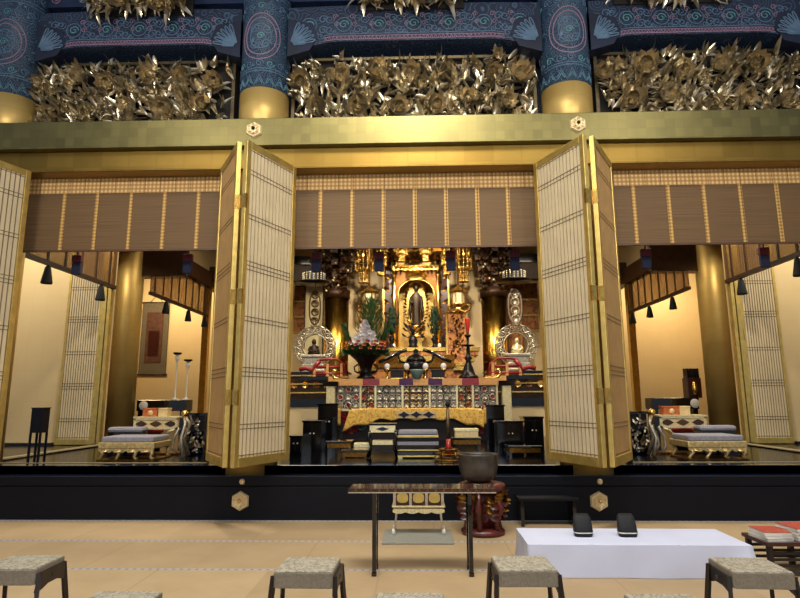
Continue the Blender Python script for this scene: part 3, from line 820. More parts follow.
def bag(lab, px):
    b = thing('offering_pouch', lab, 'pouch', (xat(px, 5.62, 530), 5.60, zt), 0)
    m = MB(); w = .075
    pl = [(-w, 0), (w, 0), (w+.008, .05), (w-.01, .15), (w-.03, .165), (-w+.03, .165), (-w-.0, .15), (-w-.008, .05)]
    pr = []
    for z, ww, dd, oy in ((0, .075, .05, 0), (.03, .085, .055, 0), (.08, .083, .045, .01), (.14, .078, .03, .03), (.165, .06, .012, .04)):
        pr.append((z, ww, dd, oy))
    vs = []; fs = []; S = 20; b.scale = (1, 1, 1.15)
    for z, ww, dd, oy in pr:
        for i in range(S):
            a = 2*PI*i/S; c, s_ = math.cos(a), math.sin(a)
            vs.append((ww*math.copysign(abs(c)**.6, c), oy+dd*math.copysign(abs(s_)**.6, s_), z))
    for k in range(len(pr)-1):
        for i in range(S): fs.append((k*S+i, k*S+(i+1) % S, (k+1)*S+(i+1) % S, (k+1)*S+i))
    fs.append(tuple(range(S))[::-1]); fs.append(tuple((len(pr)-1)*S+i for i in range(S)))
    m.add(vs, fs, 0, True); m.build('body', M['soft_black'], b)
    vs2 = []; fs2 = []
    for z in (.028, .036):
        for i in range(S):
            a = 2*PI*i/S; c, s_ = math.cos(a), math.sin(a)
            vs2.append((.0865*math.copysign(abs(c)**.6, c), .0565*math.copysign(abs(s_)**.6, s_), z))
    for i in range(S): fs2.append((i, (i+1) % S, (i+1) % S+S, i+S))
    MB().add(vs2, fs2, 0, True).build('silver_band', M['paper'], b)
bag('black domed pouch with a pale band on the white table, the left of two', 582.5)
bag('black domed pouch with a pale band on the white table, the right of two', 626.5)

# slatted rack with booklets
t = thing('slatted_rack', 'low dark slatted rack holding booklets at the right edge', 'rack', (3.28, 5.50, 0))
MB().box(-.31, .36, -.2, .2, .255, .285).build('top_board', M['red_brown'], t, .004)
for z in (.08, .13, .18): MB().box(-.29, .34, -.17, -.15, z, z+.022).build('slat', M['stool_metal'], t)
for z in (.08, .13, .18): MB().box(-.29, .34, .15, .17, z, z+.022).build('slat', M['stool_metal'], t)
for x in (-.27, .10, .33):
    for yy in (-.16, .16): MB().box(x-.02, x+.02, yy-.02, yy+.02, 0, .255).build('leg', M['stool_metal'], t)
lays = [(-.17, -.02, .285, .1), (-.17, -.02, .310, .0), (-.17, -.02, .335, -.05), (.10, .02, .285, .15), (.10, .02, .310, .12), (.10, .02, .335, .2), (.10, .02, .360, .14)]
nm = ['bottom', 'middle', 'top']; nm2 = ['bottom', 'second from bottom', 'third from bottom', 'top']
for i, (x, y, z, a) in enumerate(lays):
    lab = ('booklet %s of the left stack on the dark rack' % nm[i]) if i < 3 else ('booklet %s of the right stack on the dark rack' % nm2[i-3])
    top = i in (2, 6)
    b = thing('booklet', ('red-covered ' if top else 'pale ')+lab, 'booklet', (3.28+x, 5.50+y, z), a, 'booklets on the dark rack')
    MB().box(-.115, .115, -.13, .13, 0, .021).build('pages', M['paper'], b)
    MB().box(-.118, .118, -.132, .132, .021, .0245).build('cover', M['paper_red' if top else 'paper'], b)
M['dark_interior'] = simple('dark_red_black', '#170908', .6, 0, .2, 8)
M['niche_dark'] = simple('dark_niche_gilt', '#5e3c1a', .45, .8, .35, 12, .2)
# ================================================================ the altar and its furnishings
def X(p, Y, py=400): return xat(p, Y, py)
def Z(py, Y): return zat(py, Y)
def S(Y): return F/Y*.985            # pixels per metre, roughly

# ---- great altar platform and shrine at the back
t = thing('altar_platform', 'tiered red and gold altar platform behind the long altar table', 'altar', (0, 16.9, FZ))
m = MB()
for z0, z1, w, d, mi in ((0,.25,1.75,.9,1),(.25,.36,1.8,.95,0),(.36,.9,1.55,.8,2),(.9,1.0,1.62,.85,0),(1.0,1.5,1.45,.75,2),(1.5,1.62,1.6,.85,0),(1.62,1.72,1.7,.9,2),(1.72,1.80,1.75,.93,0)):
    m.box(-w, w, -d, d, z0*1.261, z1*1.261, mi)
m.build('tiered_base', [M['bright_gold'], M['vermilion'], M['painting']], t)
for i in range(9): MB().box(-1.4+i*.35-.02, -1.4+i*.35+.02, -.83, -.78, .46, 1.13).build('divider', M['bright_gold'], t)
for s in (-1, 1):
    MB().ball((s*.64, -.8, 2.33), .05, 0, 12, 8, 1.3).build('white_finial', M['paper'], t)
SZ = 2.926; SY = 17.0
t = thing('altar_shrine', 'gilded shrine with bright posts and an arched niche at the centre of the altar', 'shrine', (0, SY, SZ)); t.scale = (1, 1, .93)
px = lambda p: X(p, SY, 300)
for s in (-1, 1):
    MB().cyl((s*.64, -.45, 0), .055, 0, 2.98, 16).cyl((s*.64, -.45, 0), .075, 0, .1, 16).cyl((s*.64,-.45,0), .07, 2.3, 2.36, 16).build('post', M['bright_gold'], t)
    MB().box(s*.72-.0, s*.72+s*.2, -.3, -.26, 0, 3.3).build('red_side_panel', M['red_brown'], t)
    MB().box(s*.93, s*.93+s*.05, -.34, -.26, 0, 3.3).build('side_post', M['bright_gold'], t)
    m = MB()
    for k in range(14): m.leaf((s*.78, -.31, .25+k*.2), (s*(-1)**k, -.1, .8), (0,-1,0), .22, .09, .3)
    m.build('side_carving', M['dark_gold'], t)
MB().box(-.95, .95, .35, .42, 0, 3.4).build('back_wall', M['column_gold'], t)
for s in (-1, 1): MB().box(s*.6-.02, s*.6+.02, -.4, .35, 0, 2.6).build('niche_wall', M['dark_gold'], t)
m = MB(); N = 16      # arched niche front
for s in (-1, 1):
    pl = [(s*.60, 0), (s*.60, 2.62), (0, 2.62), (0, 2.2)]
    for i in range(N+1):
        a = PI/2-(PI/2)*i/N; pl.append((s*.52*math.cos(a), 1.75+.45*math.sin(a)))
    pl.append((s*.52, 0))
    if s < 0: pl = pl[::-1]
    m.prism(pl, -.42, -.38, 'xz')
m.build('arched_front', M['niche_dark'], t)
m = MB().tube([(-.52, -.43, 0), (-.52, -.43, 1.75)]+[(-.52*math.cos(i*PI/16), -.43, 1.75+.45*math.sin(i*PI/16)) for i in range(1, 16)]+[(.52, -.43, 1.75), (.52, -.43, 0)], .025, 8)
m.build('arch_moulding', M['bright_gold'], t)
m = MB().box(-.66, .66, -.56, -.44, 2.48, 2.62)
for k in range(22):
    x = -.62+k*.059; m.leaf((x, -.57, 2.5), ((-1)**k*.6, -.2, .7), (0,-1,0), .17, .07, .4)
for k in range(12): m.leaf((-.6+k*.11, -.57, 2.5), (0, -.1, -1), (0,-1,0), .11, .06, .4)
m.build('carved_lintel', M['bright_gold'], t)
m = MB()
for k in range(26):
    a = k*PI/25; m.leaf((.12*math.cos(a), -.48, 2.22), (math.cos(a), -.1, abs(math.sin(a))*.9+.05), (0,-1,0), .22+.08*math.sin(a), .08, .4)
m.build('flame_crest', M['bright_gold'], t)
m = MB().box(-1.0, 1.0, -.62, .4, 3.05, 3.2).box(-1.1, 1.1, -.7, .45, 3.2, 3.3)
for k in range(60):
    m.leaf((rnd.uniform(-.95, .95), -.63, rnd.uniform(2.72, 3.3)), (rnd.uniform(-1, 1), -.3, rnd.uniform(-1, 1)), (0,-1,0), .22, .09, .4)
m.build('carved_cornice', M['dark_gold'], t)
# standing statue
MB().box(-.22, .22, -.3, .1, 0, .10).box(-.16, .16, -.24, .06, .10, .28).box(-.2, .2, -.3, .1, .28, .365).build('inner_pedestal', M['bright_gold'], t)
t = thing('standing_statue', 'dark robed standing statue with a gold halo inside the arched shrine', 'statue', (0, SY-.12, SZ+.34)); t.scale = (1.0, 1.0, 1.03)
MB().lathe([(.2, 0), (.26, .05), (.2, .1), (.14, .16), (.2, .24), (.28, .34), (.24, .36), (.12, .37)], (0,0,0), 20).build('lotus_base', M['bright_gold'], t)
m = MB()
for r in range(3):
    for i in range(12):
        a = i*PI/6+r*.26; m.leaf((.16*math.cos(a), .16*math.sin(a), .2+.04*r), (math.cos(a), math.sin(a), .9), (math.cos(a), math.sin(a), -.3), .15, .08, .4)
m.build('lotus_petals', M['bright_gold'], t)
hl = [( .30*math.sin(i*PI/12)*(1-.25*math.cos(i*PI/12)*0), 1.02-.78*math.cos(i*PI/12)) for i in range(24)]
pl = [(.29*math.sin(2*PI*i/28)*(1+.0), 1.0-.68*math.cos(2*PI*i/28)+(.14 if i == 14 else 0)) for i in range(28)]
MB().prism(pl, .16, .19, 'xz').build('halo', M['bright_gold'], t)
m = MB()
for i in range(40):
    a = 2*PI*i/40; m.leaf((.27*math.sin(a), .15, 1.0-.64*math.cos(a)), (math.sin(a), -.1, -math.cos(a)+.5), (0,-1,0), .14, .05, .4)
m.build('halo_flames', M['bright_gold'], t)
# body: one continuous surface of stacked sections
secs = [(.37,.13,.09),(.42,.135,.09),(.60,.12,.085),(.80,.115,.085),(.95,.12,.09),(1.08,.145,.09),(1.18,.16,.085),(1.25,.15,.075),(1.30,.09,.06),(1.33,.045,.045),(1.36,.042,.045),(1.38,.06,.065),(1.43,.07,.078),(1.48,.068,.075),(1.52,.05,.06),(1.55,.03,.035),(1.57,.012,.012)]
vs = []; fs = []; Q = 20
for z, a, b2 in secs:
    for i in range(Q):
        g = 2*PI*i/Q; fold = 1+(.06*math.sin(g*7+z*5) if z < 1.25 else 0)
        vs.append((a*math.cos(g)*fold, b2*math.sin(g)*fold, z))
for k in range(len(secs)-1):
    for i in range(Q): fs.append((k*Q+i, k*Q+(i+1) % Q, (k+1)*Q+(i+1) % Q, (k+1)*Q+i))
fs.append(tuple(range(Q))[::-1])
m = MB().add(vs, fs, 0, True)
m.tube([(-.14, -.02, 1.2), (-.17, -.05, 1.05), (-.13, -.12, .98), (-.10, -.16, 1.06)], [.05, .045, .035, .02], 8)
m.tube([(.14, -.02, 1.2), (.17, -.04, 1.0), (.15, -.10, .86), (.13, -.15, .80)], [.05, .045, .035, .02], 8)
m.tube([(-.17, -.04, 1.02), (-.19, -.04, .8), (-.17, -.03, .55)], [.04, .05, .015], 8)
m.tube([(.17, -.04, .96), (.19, -.04, .75), (.17, -.03, .5)], [.04, .05, .015], 8)
m.build('body', M['body_dark'], t)
# centre stand in front of the statue and flanking evergreens
def vase_plant(lab, x, Y, z, h, w):
    t = thing('evergreen_vase', lab, 'vase', (x, Y, z))
    MB().lathe([(.07, 0), (.09, .02), (.05, .08), (.06, .16), (.1, .24), (.06, .3), (.08, .33), (.07, .34)], (0,0,0), 16).build('vase', M['black_bronze'], t)
    m = MB()
    for k in range(260):
        u = rnd.random(); zz = .36+(h-.4)*u; rr = w*(math.sin(PI*min(1, .15+.85*u))**.7)*rnd.random()
        a = rnd.uniform(0, 2*PI)
        m.leaf((rr*math.cos(a), rr*math.sin(a), zz), (math.cos(a), math.sin(a), .8), (0,0,1), .12, .045, .3, 0, 3)
    m.build('foliage', M['dkgreen'], t); MB().cyl((0,0,0), .02, .3, h*.8, 8).build('stem', M['brown'], t)
PZ = FZ+2.271
vase_plant('dark evergreen in a vase left of the standing statue', X(392, 16.1), 16.1, PZ, 1.12, .17)
vase_plant('dark evergreen in a vase right of the standing statue', X(435.5, 16.1), 16.1, PZ, 1.12, .17)
t = thing('small_incense_stand', 'dark tripod stand with branching leaves below the standing statue', 'stand', (X(413.5, 16.1), 16.1, PZ))
MB().lathe([(.12, 0), (.14, .03), (.10, .08), (.13, .18), (.11, .28), (.05, .34), (.03, .36)], (0,0,0), 16).build('pot', M['black_bronze'], t)
m = MB()
for s in (-1, 1):
    for k, (a, b2) in enumerate(((.22, .48), (.28, .32), (.14, .56), (.2, .62))):
        m.tube([(0, 0, .34), (s*a*.5, -.02, b2-.04), (s*a, -.02, b2+.02)], .012, 5)
        m.leaf((s*a*.6, -.02, b2-.02), (s, -.1, .35), (0,-1,.6), .2, .07, .3)
m.cyl((0,0,0), .03, .34, .66, 8).ball((0,0,.68), .05)
m.build('branches', M['black_bronze'], t)

# ---- gilt lantern pillars and bracket clusters
def lantern(lab, x, Y):
    zt_, zb_ = Z(288, Y), Z(306, Y)
    t = thing('gilt_lantern', lab, 'lantern', (x, Y, zb_))
    h = zt_-zb_
    m = MB().lathe([(.17, 0), (.2, .03), (.17, .06)], (0,0,0), 6); m.build('base', M['bright_gold'], t)
    MB().lathe([(.15, .06), (.16, h*.75)], (0,0,0), 6, 0, False).build('lantern_box', M['pale_gold'], t)  # hexagonal box in plain pale gold
    for i in range(6):
        a = i*PI/3; MB().box(.155*math.cos(a)-.012, .155*math.cos(a)+.012, .155*math.sin(a)-.012, .155*math.sin(a)+.012, .05, h*.78).build('corner_post', M['dark_gold'], t)
    MB().lathe([(.22, h*.75), (.25, h*.8), (.15, h*.92), (.08, h*1.0), (.03, h*1.1)], (0,0,0), 6, 0, False).build('roof', M['bright_gold'], t)
    for s in (-1, 1):
        MB().tube([(0, -.1, -.12), (s*.15, -.1, -.2), (s*.27, -.1, -.12), (s*.28, -.1, -.02), (s*.2, -.1, .0)], .03, 8).build('curled_arm', M['dark_gold'], t)
    MB().cyl((0,0,0), .02, h, 6.2-zb_, 6).build('hanging_rod', M['dark_gold'], t)
    MB().lathe([(.04, -.22), (.12, -.1), (.05, 0)], (0,0,0), 10).build('finial', M['bright_gold'], t)
lantern('hexagonal gilt hanging lantern left of the shrine', X(369, 15, 297), 15)
lantern('hexagonal gilt hanging lantern right of the shrine', X(458.5, 15, 297), 15)
def screen(lab, pa, pb, Y=15.7):
    xa, xb = X(pa, Y, 340), X(pb, Y, 340); w = (xb-xa)/2
    t = thing('carved_screen', lab, 'screen', ((xa+xb)/2, Y, FZ))
    h = Z(312, Y)-FZ
    MB().box(-w, w, -.02, .02, 0, h).build('panel', M['painting'], t)
    m = MB().box(-w-.03, -w+.02, -.05, .05, 0, h+.03).box(w-.02, w+.03, -.05, .05, 0, h+.03).box(-w, w, -.05, .05, h-.03, h+.04).box(-w, w, -.05, .05, 1.75, 1.83).box(-w, w, -.12, .05, 1.62, 1.72)
    m.build('frame', M['bright_gold'], t)
    m = MB()
    for k in range(34): m.leaf((rnd.uniform(-w, w)*.6, -.03, 1.9+k*(h-2)/34), (rnd.uniform(-1, 1), -.1, .6), (0,-1,0), .12, .05, .3)
    m.tube([(.09*math.cos(i*PI/8), -.04, 2.35+.09*math.sin(i*PI/8)) for i in range(16)], .02, 6, 0, True)
    m.build('carved_scrolls', M['dark_gold'], t)
screen('narrow carved red and gold screen left of the shrine, behind the flower vase', 359, 378)
screen('narrow carved red and gold screen right of the shrine, behind the tall candlestick', 447, 466)
def brackets(lab, x, Y, z0, z1, w):
    t = thing('bracket_cluster', lab, 'bracket', (x, Y, z0)); h = z1-z0
    m = MB().cyl((0,0,0), .40, -.14, .10, 20).box(-.1, .1, -.1, .1, .0, h)
    n = 5
    for k in range(n):
        z = h*k/n+.06; ww = w*(.5+.5*k/(n-1))
        m.box(-ww, ww, -.09, .09, z+.06, z+.06+h/n*.45)
        m.box(-.09, .09, -ww, ww*.3, z+.06, z+.06+h/n*.45)
        for q in (-1, -.5, 0, .5, 1): m.bxc(q*ww, -.1, z+.06+h/n*.45, .16, .3, h/n*.4)
    m.build('blocks', M['bracket_dark'], t)
    m = MB()
    for k in range(240):
        zz = rnd.uniform(.0, h); ww = w*(.5+.5*zz/h)
        m.leaf((rnd.uniform(-ww, ww), -.28-rnd.random()*.3*zz/h, zz), (rnd.uniform(-1,1), -.4, rnd.uniform(-1,.6)), (0,-1,0), .16, .06, .4, 0, 3)
    m.build('gilt_carving', M['dark_gold'], t)
    for k in range(16):
        zz = rnd.uniform(.0, h); MB().tube([(0,0,0),(0,.3,0)], .02, 8).ball((0,0,0), .032, 0, 8, 5).build('gilt_cap', M['pale_gold'], t, 0, (rnd.uniform(-w, w)*.8, -.46, zz))
brackets('dark bracket cluster with gilt glints on top of the left altar column', -2.33+.0, 16.55, 4.55, 6.2, .62)
brackets('dark bracket cluster with gilt glints on top of the right altar column', 2.25, 16.55, 4.55, 6.2, .62)
def yoraku(lab, px_, Y, ptop, pbot, r):
    x = X(px_, Y, 270); zb_ = Z(pbot, Y); zt_ = Z(ptop, Y)
    t = thing('hanging_ornament', lab, 'ornament', (x, Y, zb_)); h = zt_-zb_
    m = MB().cyl((0,0,0), .02, 0, 6.3-zb_, 6)
    for q, f in ((1, .62), (.8, .85), (.55, .3)): m.lathe([(r*q, h*f), (r*q*1.05, h*f+.03), (r*q*.6, h*f+.1), (.03, h*f+.14)], (0,0,0), 8, 0, False)
    m.build('tiers', M['dark_gold'], t)
    m = MB()
    for q, f in ((1, .62), (.8, .85), (.55, .3)):
        for i in range(12):
            a = 2*PI*i/12; L = h*.28
            for k in range(5):
                m.ball((r*q*math.cos(a), r*q*math.sin(a), h*f-.02-L*k/5), .022 if k < 4 else .035, 0, 6, 4)
            m.leaf((r*q*math.cos(a), r*q*math.sin(a), h*f), (math.cos(a), math.sin(a), .7), (0,0,1), .14, .07, .5, 0, 4)
    m.build('strings_of_beads', M['bright_gold'], t)
    MB().lathe([(.01, .0), (.08, h*.1), (.10, h*.2), (.06, h*.3), (.02, h*.32)], (0,0,0), 10).build('core', M['dark_gold'], t)
yoraku('beaded gilt ornament hanging left of the shrine, above the gilt lantern', 364, 15.55, 246, 284, .24)
yoraku('beaded gilt ornament hanging right of the shrine, above the gilt lantern', 463, 15.55, 246, 284, .24)
yoraku('small beaded gilt ornament between the left column bracket and the shrine', 381, 15.95, 246, 276, .15)
yoraku('small beaded gilt ornament between the right column bracket and the shrine', 447, 15.95, 246, 276, .15)
yoraku('beaded gilt ornament hanging in front of the shrine cornice, left of its middle', 402, 15.9, 240, 262, .15)
yoraku('beaded gilt ornament hanging in front of the shrine cornice, right of its middle', 426, 15.9, 240, 262, .15)

# ---- side altars with round halos, canopies and hanging plaques
def side_altar(s, nm):
    Y = 14.0; x = s*2.47
    zt_ = Z(372, Y)
    t = thing('side_altar', 'black and gold side altar table %s of the long altar' % nm, 'altar', (x, Y, FZ)); H = zt_-FZ
    MB().box(-.85, .85, -.4, .4, H-.05, H).build('top', M['lacquer'], t)
    m = MB()
    for k in range(3):
        z = H-.10-k*.2; m.box(-.8, .8, -.41, -.37, z, z+.03)
    m.build('gilt_rails', M['bright_gold'], t)
    MB().box(-.78, .78, -.37, .36, H*.58, H-.05).build('body', M['bracket_dark'], t)
    MB().box(-.7, .7, -.30, .36, H*.46, H*.58).build('lower_shelf', M['lacquer'], t)
    MB().box(-.8, .8, -.25, .36, 0, H*.46).build('plinth', M['wall_gold'], t)
    for q in (-1, 1): MB().box(q*.74-.05, q*.74+.05, -.35, -.27, 0, H*.58).build('leg', M['pale_gold'], t)
    for k in range(6):
        m = MB(); xx = -.66+k*.26
        for j in range(8): m.leaf((xx, -.385, H-.3), (math.cos(j*PI/4), -.1, math.sin(j*PI/4)), (0,-1,0), .1, .05, .2)
        m.build('carved_rosette', M['painting'] if k % 2 else M['bright_gold'], t)
    # statue shrine with a round halo
    hx = X(314 if s < 0 else 517, Y, 345)
    r = thing('halo_shrine', 'small seated figure in a round %s openwork halo on the %s side altar' % ('gilt', nm), 'shrine', (hx, Y, zt_))
    m = MB().box(-.33, .33, -.2, .2, 0, .06).box(-.27, .27, -.16, .16, .06, .2).box(-.24, .24, -.15, .15, .2, .36).box(-.3, .3, -.18, .18, .36, .42)
    m.build('pedestal', M['silver'], r, .01)
    m = MB()
    cz = Z(345, Y)-zt_
    for q in (.30, .50): m.tube([(q*math.cos(i*PI/24), .16, cz+q*math.sin(i*PI/24)) for i in range(48)], .022, 6, 0, True)
    for i in range(18):
        a = 2*PI*i/18
        if -2.2 < (a if a < PI else a-2*PI) < -.95: continue
        c = (.40*math.cos(a), .16, cz+.40*math.sin(a))
        m.tube([(c[0]+.062*math.cos(k*PI/5), .14, c[2]+.062*math.sin(k*PI/5)) for k in range(10)], .017, 5, 0, True)
        m.ball((c[0], .14, c[2]), .025, 0, 8, 5)
        m.leaf((c[0], .16, c[2]), (math.cos(a), -.2, math.sin(a)), (0,-1,0), .15, .07, .3)
    m.build('round_halo', M['silver'], r)
    secs2 = [(.42,.14,.10),(.48,.15,.10),(.55,.11,.08),(.62,.09,.065),(.66,.05,.045),(.68,.035,.035),(.70,.05,.05),(.75,.055,.055),(.79,.04,.04),(.81,.01,.01)]
    vs = []; fs = []; Q = 16
    for z, a, b2 in secs2:
        for i in range(Q): g = 2*PI*i/Q; vs.append((a*math.cos(g), b2*math.sin(g), z))
    for k in range(len(secs2)-1):
        for i in range(Q): fs.append((k*Q+i, k*Q+(i+1) % Q, (k+1)*Q+(i+1) % Q, (k+1)*Q+i))
    fs.append(tuple(range(Q))[::-1])
    m = MB().add(vs, fs, 0, True)
    for q in (-1, 1): m.tube([(q*.08, 0, .62), (q*.12, -.05, .54), (q*.03, -.11, .50)], [.03, .028, .02], 8)
    m.build('seated_figure', M['body_dark'] if s < 0 else M['pale_gold'], r)
    # canopy and plaque
    cy = Y-.1; cxp = X(314 if s < 0 else 514, cy, 275); cz0 = Z(283, cy)
    c = thing('round_canopy', 'dark round canopy with beaded skirt hanging above the %s hanging plaque' % nm, 'canopy', (cxp, cy, cz0))
    m = MB().lathe([(.42, .02), (.40, .05), (.27, .08), (.25, .24), (.2, .30), (.04, .34), (.02, .36)], (0,0,0), 24); m.build('disc', M['black_bronze'], c)
    m = MB()
    for i in range(18):
        a = 2*PI*i/18
        for k in range(4): m.ball((.27*math.cos(a), .27*math.sin(a), .09+.05*k), .022, 0, 6, 4)
    m.build('beads', M['silver'], c)
    MB().cyl((0,0,0), .012, .3, 6.3-cz0, 6).build('rod', M['black_bronze'], c)
    pz0, pz1 = Z(324, cy), Z(290, cy); kx = X(315 if s < 0 else 515, cy, 305)
    k_ = thing('hanging_plaque', 'long oval openwork metal plaque hanging above the %s round halo' % nm, 'plaque', (kx, cy, pz0)); h = pz1-pz0
    m = MB(); w = .135 if s < 0 else .16
    ol = [(w*math.sin(2*PI*i/24)*(1.0 if abs(math.cos(2*PI*i/24)) < .9 else .9), 0, h/2-h/2*math.copysign(abs(math.cos(2*PI*i/24))**.8, math.cos(2*PI*i/24))) for i in range(24)]
    m.tube(ol, .02, 6, 0, True)
    for j in range(4):
        z = h*(j+.5)/4
        m.tube([(w*.62*math.cos(q*PI/6), 0, z+w*.62*math.sin(q*PI/6)) for q in range(12)], .02, 5, 0, True)
        for q in range(6): m.leaf((0, -.01, z), (math.cos(q*PI/3), -.1, math.sin(q*PI/3)), (0,-1,0), .09, .05, .2)
    m.build('openwork', M['plaque_bronze'] if s < 0 else M['silver'], k_)
    MB().tube([(0, 0, h), (0, 0, cz0-pz0+.04)], .009, 5).build('cord', M['black_bronze'], k_)
side_altar(-1, 'left'); side_altar(1, 'right')
# lit gilded panels and paintings on the rear wall, seen past the doors
for s, nm, pa, pb in ((-1, 'left', 306, 323), (1, 'right', 507, 521)):
    Y = 17.3; xa, xb = X(pa, Y, 300), X(pb, Y, 300)
    t = thing('gilded_wall_panel', 'tall %s panel behind the %s hanging plaque' % ('pale gilded' if s < 0 else 'brown and gold', nm), 'panel', ((xa+xb)/2, Y, FZ))
    MB().box(-(xb-xa)/2, (xb-xa)/2, -.03, .03, 0, Z(262, Y)-FZ).build('panel', M['pale_gold'] if s < 0 else M['painting'], t)
    for q in (-1, 1): MB().box(*sorted((q*(xb-xa)/2, q*((xb-xa)/2+.04))), -.05, .04, 0, Z(262, Y)-FZ).build('frame_stile', M['midbrown'], t)
    xa, xb = sorted((X(291 if s < 0 else 523, Y, 300), X(304 if s < 0 else 541, Y, 300)))
    t = thing('wall_painting', 'reddish brown painting in a gold frame on the rear wall, at the %s' % nm, 'painting', ((xa+xb)/2, 17.8, Z(330, Y)))
    w = (xb-xa)/2; h = Z(282, Y)-Z(330, Y)
    MB().box(-w, w, -.02, .02, 0, h).build('painted_panel', M['painting'], t)
    for k in range(4): MB().box(-w, w, -.04, .02, h*k/3-.03, h*k/3+.03).build('gilt_rail', M['bright_gold'], t)
    q = MB().box(-w-.2, w+.2, 17.0, 17.2, Z(263, 17), Z(255, 17))
    q = q.build('dark_lintel', M['lacquer'], None, 0, ((xa+xb)/2, 0, 0)); q['kind'] = 'structure'

# ---- long altar table
AY = 12.5; az = Z(379, AY)
x0, x1 = -1.78, 1.74
t = thing('altar_table', 'long altar table with red, purple and gold striped edge and openwork panels', 'table', ((x0+x1)/2, AY+.35, FZ))
H = az-FZ; hw = (x1-x0)/2
MB().box(-hw, hw, -.35, .4, H-.04, H).build('tabletop', M['red_lacquer'], t)
m = MB(); n = 9; segs = [0, 1, 0, 2, 0, 2, 0, 1, 0]
wd = [.62, .36, .42, .30, .32, .30, .42, .36, .42]; tot = sum(wd); xx = -hw
for k in range(n):
    w = wd[k]*2*hw/tot; m.box(xx, xx+w, -.39, -.35, H-.13, H+.01, segs[k]); xx += w
m.build('striped_edge', [M['altar_gilt_edge'], M['vermilion_dark'], M['mauve_cloth']], t)
for s in (-1, 1):
    m = MB().tube([(s*(hw-.3), -.3, H+.0), (s*hw, -.3, H+.03), (s*(hw+.06), -.3, H+.12), (s*(hw+.02), -.3, H+.2), (s*(hw-.06), -.3, H+.17)], .035, 8)
    m.build('scroll_end', M['bright_gold'], t)
zc0, zc1 = H-.62, H-.14
mids = [(-hw+.05, -1.2), (-1.2, -.88), (-.86, -.3), (-.28, .28), (.30, .86), (.88, 1.2), (1.2, hw-.05)]
for k, (a, b2) in enumerate(mids):
    mm = M['openwork'] if k in (1, 5, 3) else M['openwork_blue']
    m = MB().box(a, b2, -.31, -.27, zc0, zc1, 0)
    nn = max(2, int((b2-a)/.14))
    for j in range(nn):
        for r_ in range(3):
            cx_, cz_ = a+(b2-a)*(j+.5)/nn, zc0+(zc1-zc0)*(r_+.5)/3
            m.tube([(cx_+.055*math.cos(q*PI/5), -.325, cz_+.055*math.sin(q*PI/5)) for q in range(10)], .011, 4, 1 if k % 2 else 2, True)
            for q in range(4): m.leaf((cx_, -.32, cz_), (math.cos(q*PI/2+.8), 0, math.sin(q*PI/2+.8)), (0,-1,0), .075, .035, .2, 3 if (j+r_) % 2 and k in (0, 6, 1, 5) else 2, 3)
    m.build('openwork_panel', [mm, M['bright_gold'], M['silver'], M['vermilion']], t)
m = MB()
for (a, b2) in mids: m.box(b2-.012, b2+.03, -.35, -.27, zc0, zc1)
m.box(-hw, hw, -.35, -.27, zc0-.05, zc0).box(-hw, hw, -.35, -.27, zc1, zc1+.03)
m.build('gilt_framing', M['pale_gold'], t)
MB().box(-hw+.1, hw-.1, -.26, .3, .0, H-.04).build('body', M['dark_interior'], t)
for s in (-1, 1):
    m = MB().tube([(s*(1.18+.16*math.cos(q*PI/8)), -.30, .42+.2*math.sin(q*PI/8)) for q in range(16)], .03, 6, 0, True)
    for q in range(10): m.leaf((s*1.18, -.30, .42), (math.cos(q*PI/5), -.2, math.sin(q*PI/5)), (0,-1,0), .17, .08, .4)
    m.build('green_roundel', M['celadon_dark'], t)
    m = MB()
    for q in range(14): m.leaf((s*(1.35+.015*q), -.29, .15+.04*q), (s*(-1)**q, -.2, .5), (0,-1,0), .2, .09, .4)
    m.build('red_scrollwork', M['vermilion_dark'], t)
# brocade altar cloth
t = thing('altar_cloth', 'gold brocade cloth with a curved lower edge hanging on the front of the altar table', 'cloth', ((x0+x1)/2, AY-.06, FZ))
zt_ = Z(408, AY)-FZ
top = []; bot = []
N = 40
for i in range(N+1):
    u = -1+2*i/N; xx = u*1.56
    pyb = 419+ (1.5*math.cos(u*PI*6)) + 11*max(0, (abs(u)-.42)/.58)**1.1
    top.append((max(-1.42, min(1.42, xx*.93)), zt_-.0-.04*max(0, abs(u)-.8)/.2)); bot.append((xx, Z(pyb, AY)-FZ))
vs = []; fs = []
R = 8
for r_ in range(R+1):
    f = r_/R
    for i in range(N+1):
        x = top[i][0]*(1-f)+bot[i][0]*f; z = top[i][1]*(1-f)+bot[i][1]*f
        vs.append((x, -.02*f-.02*f*math.sin(i*1.9), z))
for r_ in range(R):
    for i in range(N): a = r_*(N+1)+i; fs.append((a, a+N+1, a+N+2, a+1))
o = MB().add(vs, fs, 0, True).build('brocade', M['altar_cloth'], t)
sm = o.modifiers.new('solid', 'SOLIDIFY'); sm.thickness = .012
m = MB()
m.box(-.42, .42, -.055, -.045, Z(418, AY)-FZ, Z(411, AY)-FZ, 0)
m.build('pale_centre_strip', M['cream'], t)
for dx in (-.26, 0, .26):
    c = (dx, Z(414.5, AY)-FZ)
    pl = [(c[0]-.13, c[1]), (c[0]-.05, c[1]+.03), (c[0], c[1]+.07), (c[0]+.05, c[1]+.03), (c[0]+.13, c[1]), (c[0]+.05, c[1]-.03), (c[0], c[1]-.07), (c[0]-.05, c[1]-.03)]
    MB().prism(pl, -.065, -.056, 'xz').build('dark_crest', M['navy'], t)
m = MB()
for u in (-1.05, -.62, .62, 1.05):
    m.tube([(u+.1*math.cos(q*.5)*(1-q/20), -.055, 1.06+.1*math.sin(q*.5)*(1-q/20)-.09*(abs(u) > .9)) for q in range(14)], .009, 4)
m.build('embroidered_scrolls', M['red_brown'], t)

# ---- things standing on the long altar table
def TY(d=0): return AY+.28+d
